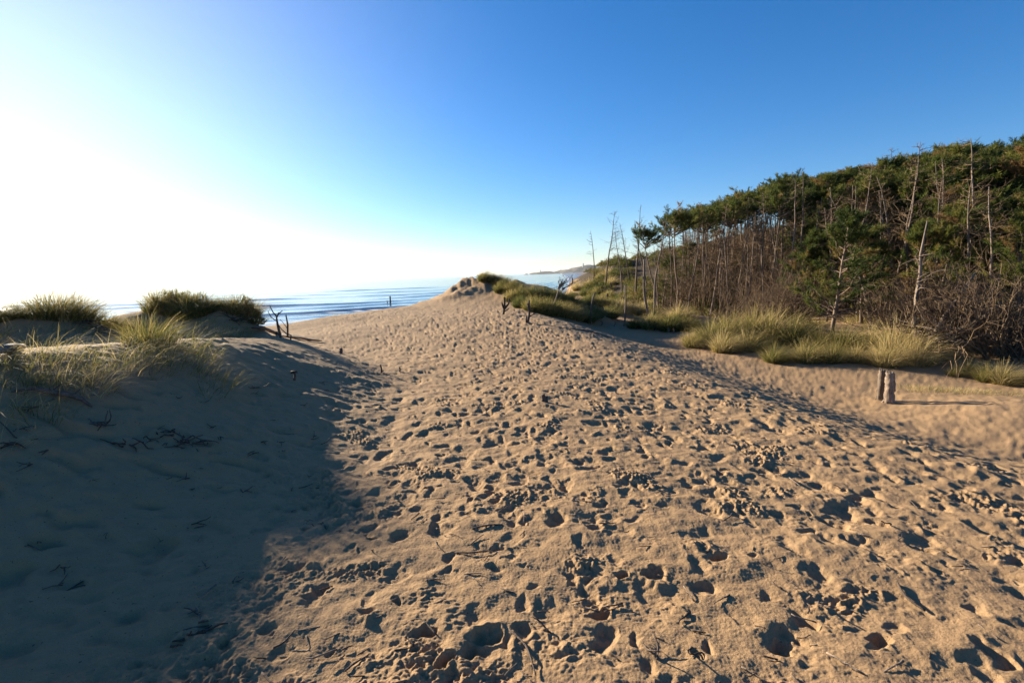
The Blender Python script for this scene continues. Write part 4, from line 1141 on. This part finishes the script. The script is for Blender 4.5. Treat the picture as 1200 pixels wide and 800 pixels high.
build_wood_bits()
build_hump()
# ------------------------------------------------------------------ world, sun, view
MIST_UP, MIST_POW, MIST_A, MIST_C, MIST_R = 6.0, 8.0, 6.5, 2.6, 0.3
w = bpy.data.worlds.new('World'); sc.world = w; w.use_nodes = True
nt = w.node_tree; nt.nodes.clear()
wo = nt.nodes.new('ShaderNodeOutputWorld'); bg = nt.nodes.new('ShaderNodeBackground')
sky = nt.nodes.new('ShaderNodeTexSky'); sky.sky_type = 'NISHITA'; sky.sun_disc = False
sky.sun_elevation = SUN_EL; sky.sun_rotation = SUN_AZ
sky.altitude = 0; sky.air_density = 1.0; sky.dust_density = 0.05; sky.ozone_density = 4.5
hs = nt.nodes.new('ShaderNodeHueSaturation'); hs.inputs['Saturation'].default_value = 1.22
nt.links.new(sky.outputs[0], hs.inputs['Color'])
# bright sea mist in the air round the low sun
tc = nt.nodes.new('ShaderNodeTexCoord')
dt = nt.nodes.new('ShaderNodeVectorMath'); dt.operation = 'DOT_PRODUCT'; dt.inputs[1].default_value = SDIR
nt.links.new(tc.outputs['Generated'], dt.inputs[0])
sx = nt.nodes.new('ShaderNodeSeparateXYZ'); nt.links.new(tc.outputs['Generated'], sx.inputs[0])
def mth(op, a, b=None, clamp=False):
    n = nt.nodes.new('ShaderNodeMath'); n.operation = op; n.use_clamp = clamp
    for i, v in enumerate((a, b)):
        if v is None: continue
        if isinstance(v, (int, float)): n.inputs[i].default_value = v
        else: nt.links.new(v, n.inputs[i])
    return n.outputs[0]
dd = mth('MAXIMUM', dt.outputs['Value'], 0.0)
up = mth('ABSOLUTE', sx.outputs[2])
low = mth('EXPONENT', mth('MULTIPLY', up, -MIST_UP))
wide = mth('MULTIPLY', mth('POWER', dd, MIST_POW), mth('MULTIPLY', low, MIST_A))
core = mth('MULTIPLY', mth('POWER', dd, 9.0), MIST_C)
rim = mth('MULTIPLY', mth('EXPONENT', mth('MULTIPLY', up, -11.0)), MIST_R)
gl = mth('ADD', wide, core)
mc = nt.nodes.new('ShaderNodeVectorMath'); mc.operation = 'SCALE'; mc.inputs[0].default_value = (1.0, 0.88, 0.66)
nt.links.new(gl, mc.inputs['Scale'])
ad = nt.nodes.new('ShaderNodeVectorMath'); ad.operation = 'ADD'
tn = nt.nodes.new('ShaderNodeVectorMath'); tn.operation = 'MULTIPLY'; tn.inputs[1].default_value = (0.97, 0.965, 1.08)
nt.links.new(hs.outputs[0], tn.inputs[0]); nt.links.new(tn.outputs[0], ad.inputs[0]); nt.links.new(mc.outputs[0], ad.inputs[1])
rc = nt.nodes.new('ShaderNodeVectorMath'); rc.operation = 'SCALE'; rc.inputs[0].default_value = (0.95, 0.95, 1.1)
nt.links.new(rim, rc.inputs['Scale'])
ad2 = nt.nodes.new('ShaderNodeVectorMath'); ad2.operation = 'ADD'
nt.links.new(ad.outputs[0], ad2.inputs[0]); nt.links.new(rc.outputs[0], ad2.inputs[1])
nt.links.new(ad2.outputs[0], bg.inputs[0]); bg.inputs[1].default_value = 0.055
nt.links.new(bg.outputs[0], wo.inputs[0])
sl = bpy.data.lights.new('sun', 'SUN'); so = bpy.data.objects.new('sun', sl); COL.objects.link(so)
sl.energy = 5.0; sl.angle = R(0.6); sl.color = (1.0, 0.87, 0.66)
so.rotation_euler = SDIR.to_track_quat('Z', 'Y').to_euler()
vs = sc.view_settings
vs.view_transform = 'Standard'; vs.look = 'None'; vs.gamma = 1.0; vs.use_curve_mapping = False
vs.exposure = 1.6
sc.render.engine = 'CYCLES'
sc.cycles.max_bounces = 6; sc.cycles.diffuse_bounces = 2; sc.cycles.glossy_bounces = 2
sc.cycles.transparent_max_bounces = 8; sc.cycles.caustics_reflective = False; sc.cycles.caustics_refractive = False
sc.cycles.use_denoising = True
sc.cycles.sample_clamp_indirect = 5

# thin sea air over the whole scene
hm = bpy.data.materials.new('sea_air'); hm.use_nodes = True
hn = hm.node_tree; hn.nodes.clear()
ho = hn.nodes.new('ShaderNodeOutputMaterial'); hv = hn.nodes.new('ShaderNodeVolumePrincipled')
hv.inputs['Color'].default_value = (0.86, 0.92, 1.0, 1); hv.inputs['Density'].default_value = 0.00004; hv.inputs['Anisotropy'].default_value = 0.3
hn.links.new(hv.outputs[0], ho.inputs['Volume'])
hb = MB(); a_ = 16000.0; z0, z1 = -16.0, 110.0
hb.add([(-a_, -a_, z0), (a_, -a_, z0), (a_, a_, z0), (-a_, a_, z0), (-a_, -a_, z1), (a_, -a_, z1), (a_, a_, z1), (-a_, a_, z1)], None,
       [(0, 3, 2, 1), (4, 5, 6, 7), (0, 1, 5, 4), (1, 2, 6, 5), (2, 3, 7, 6), (3, 0, 4, 7)])
hz = hb.build('haze', hm, None, False); hz['kind'] = 'stuff'
sc.cycles.volume_bounces = 0
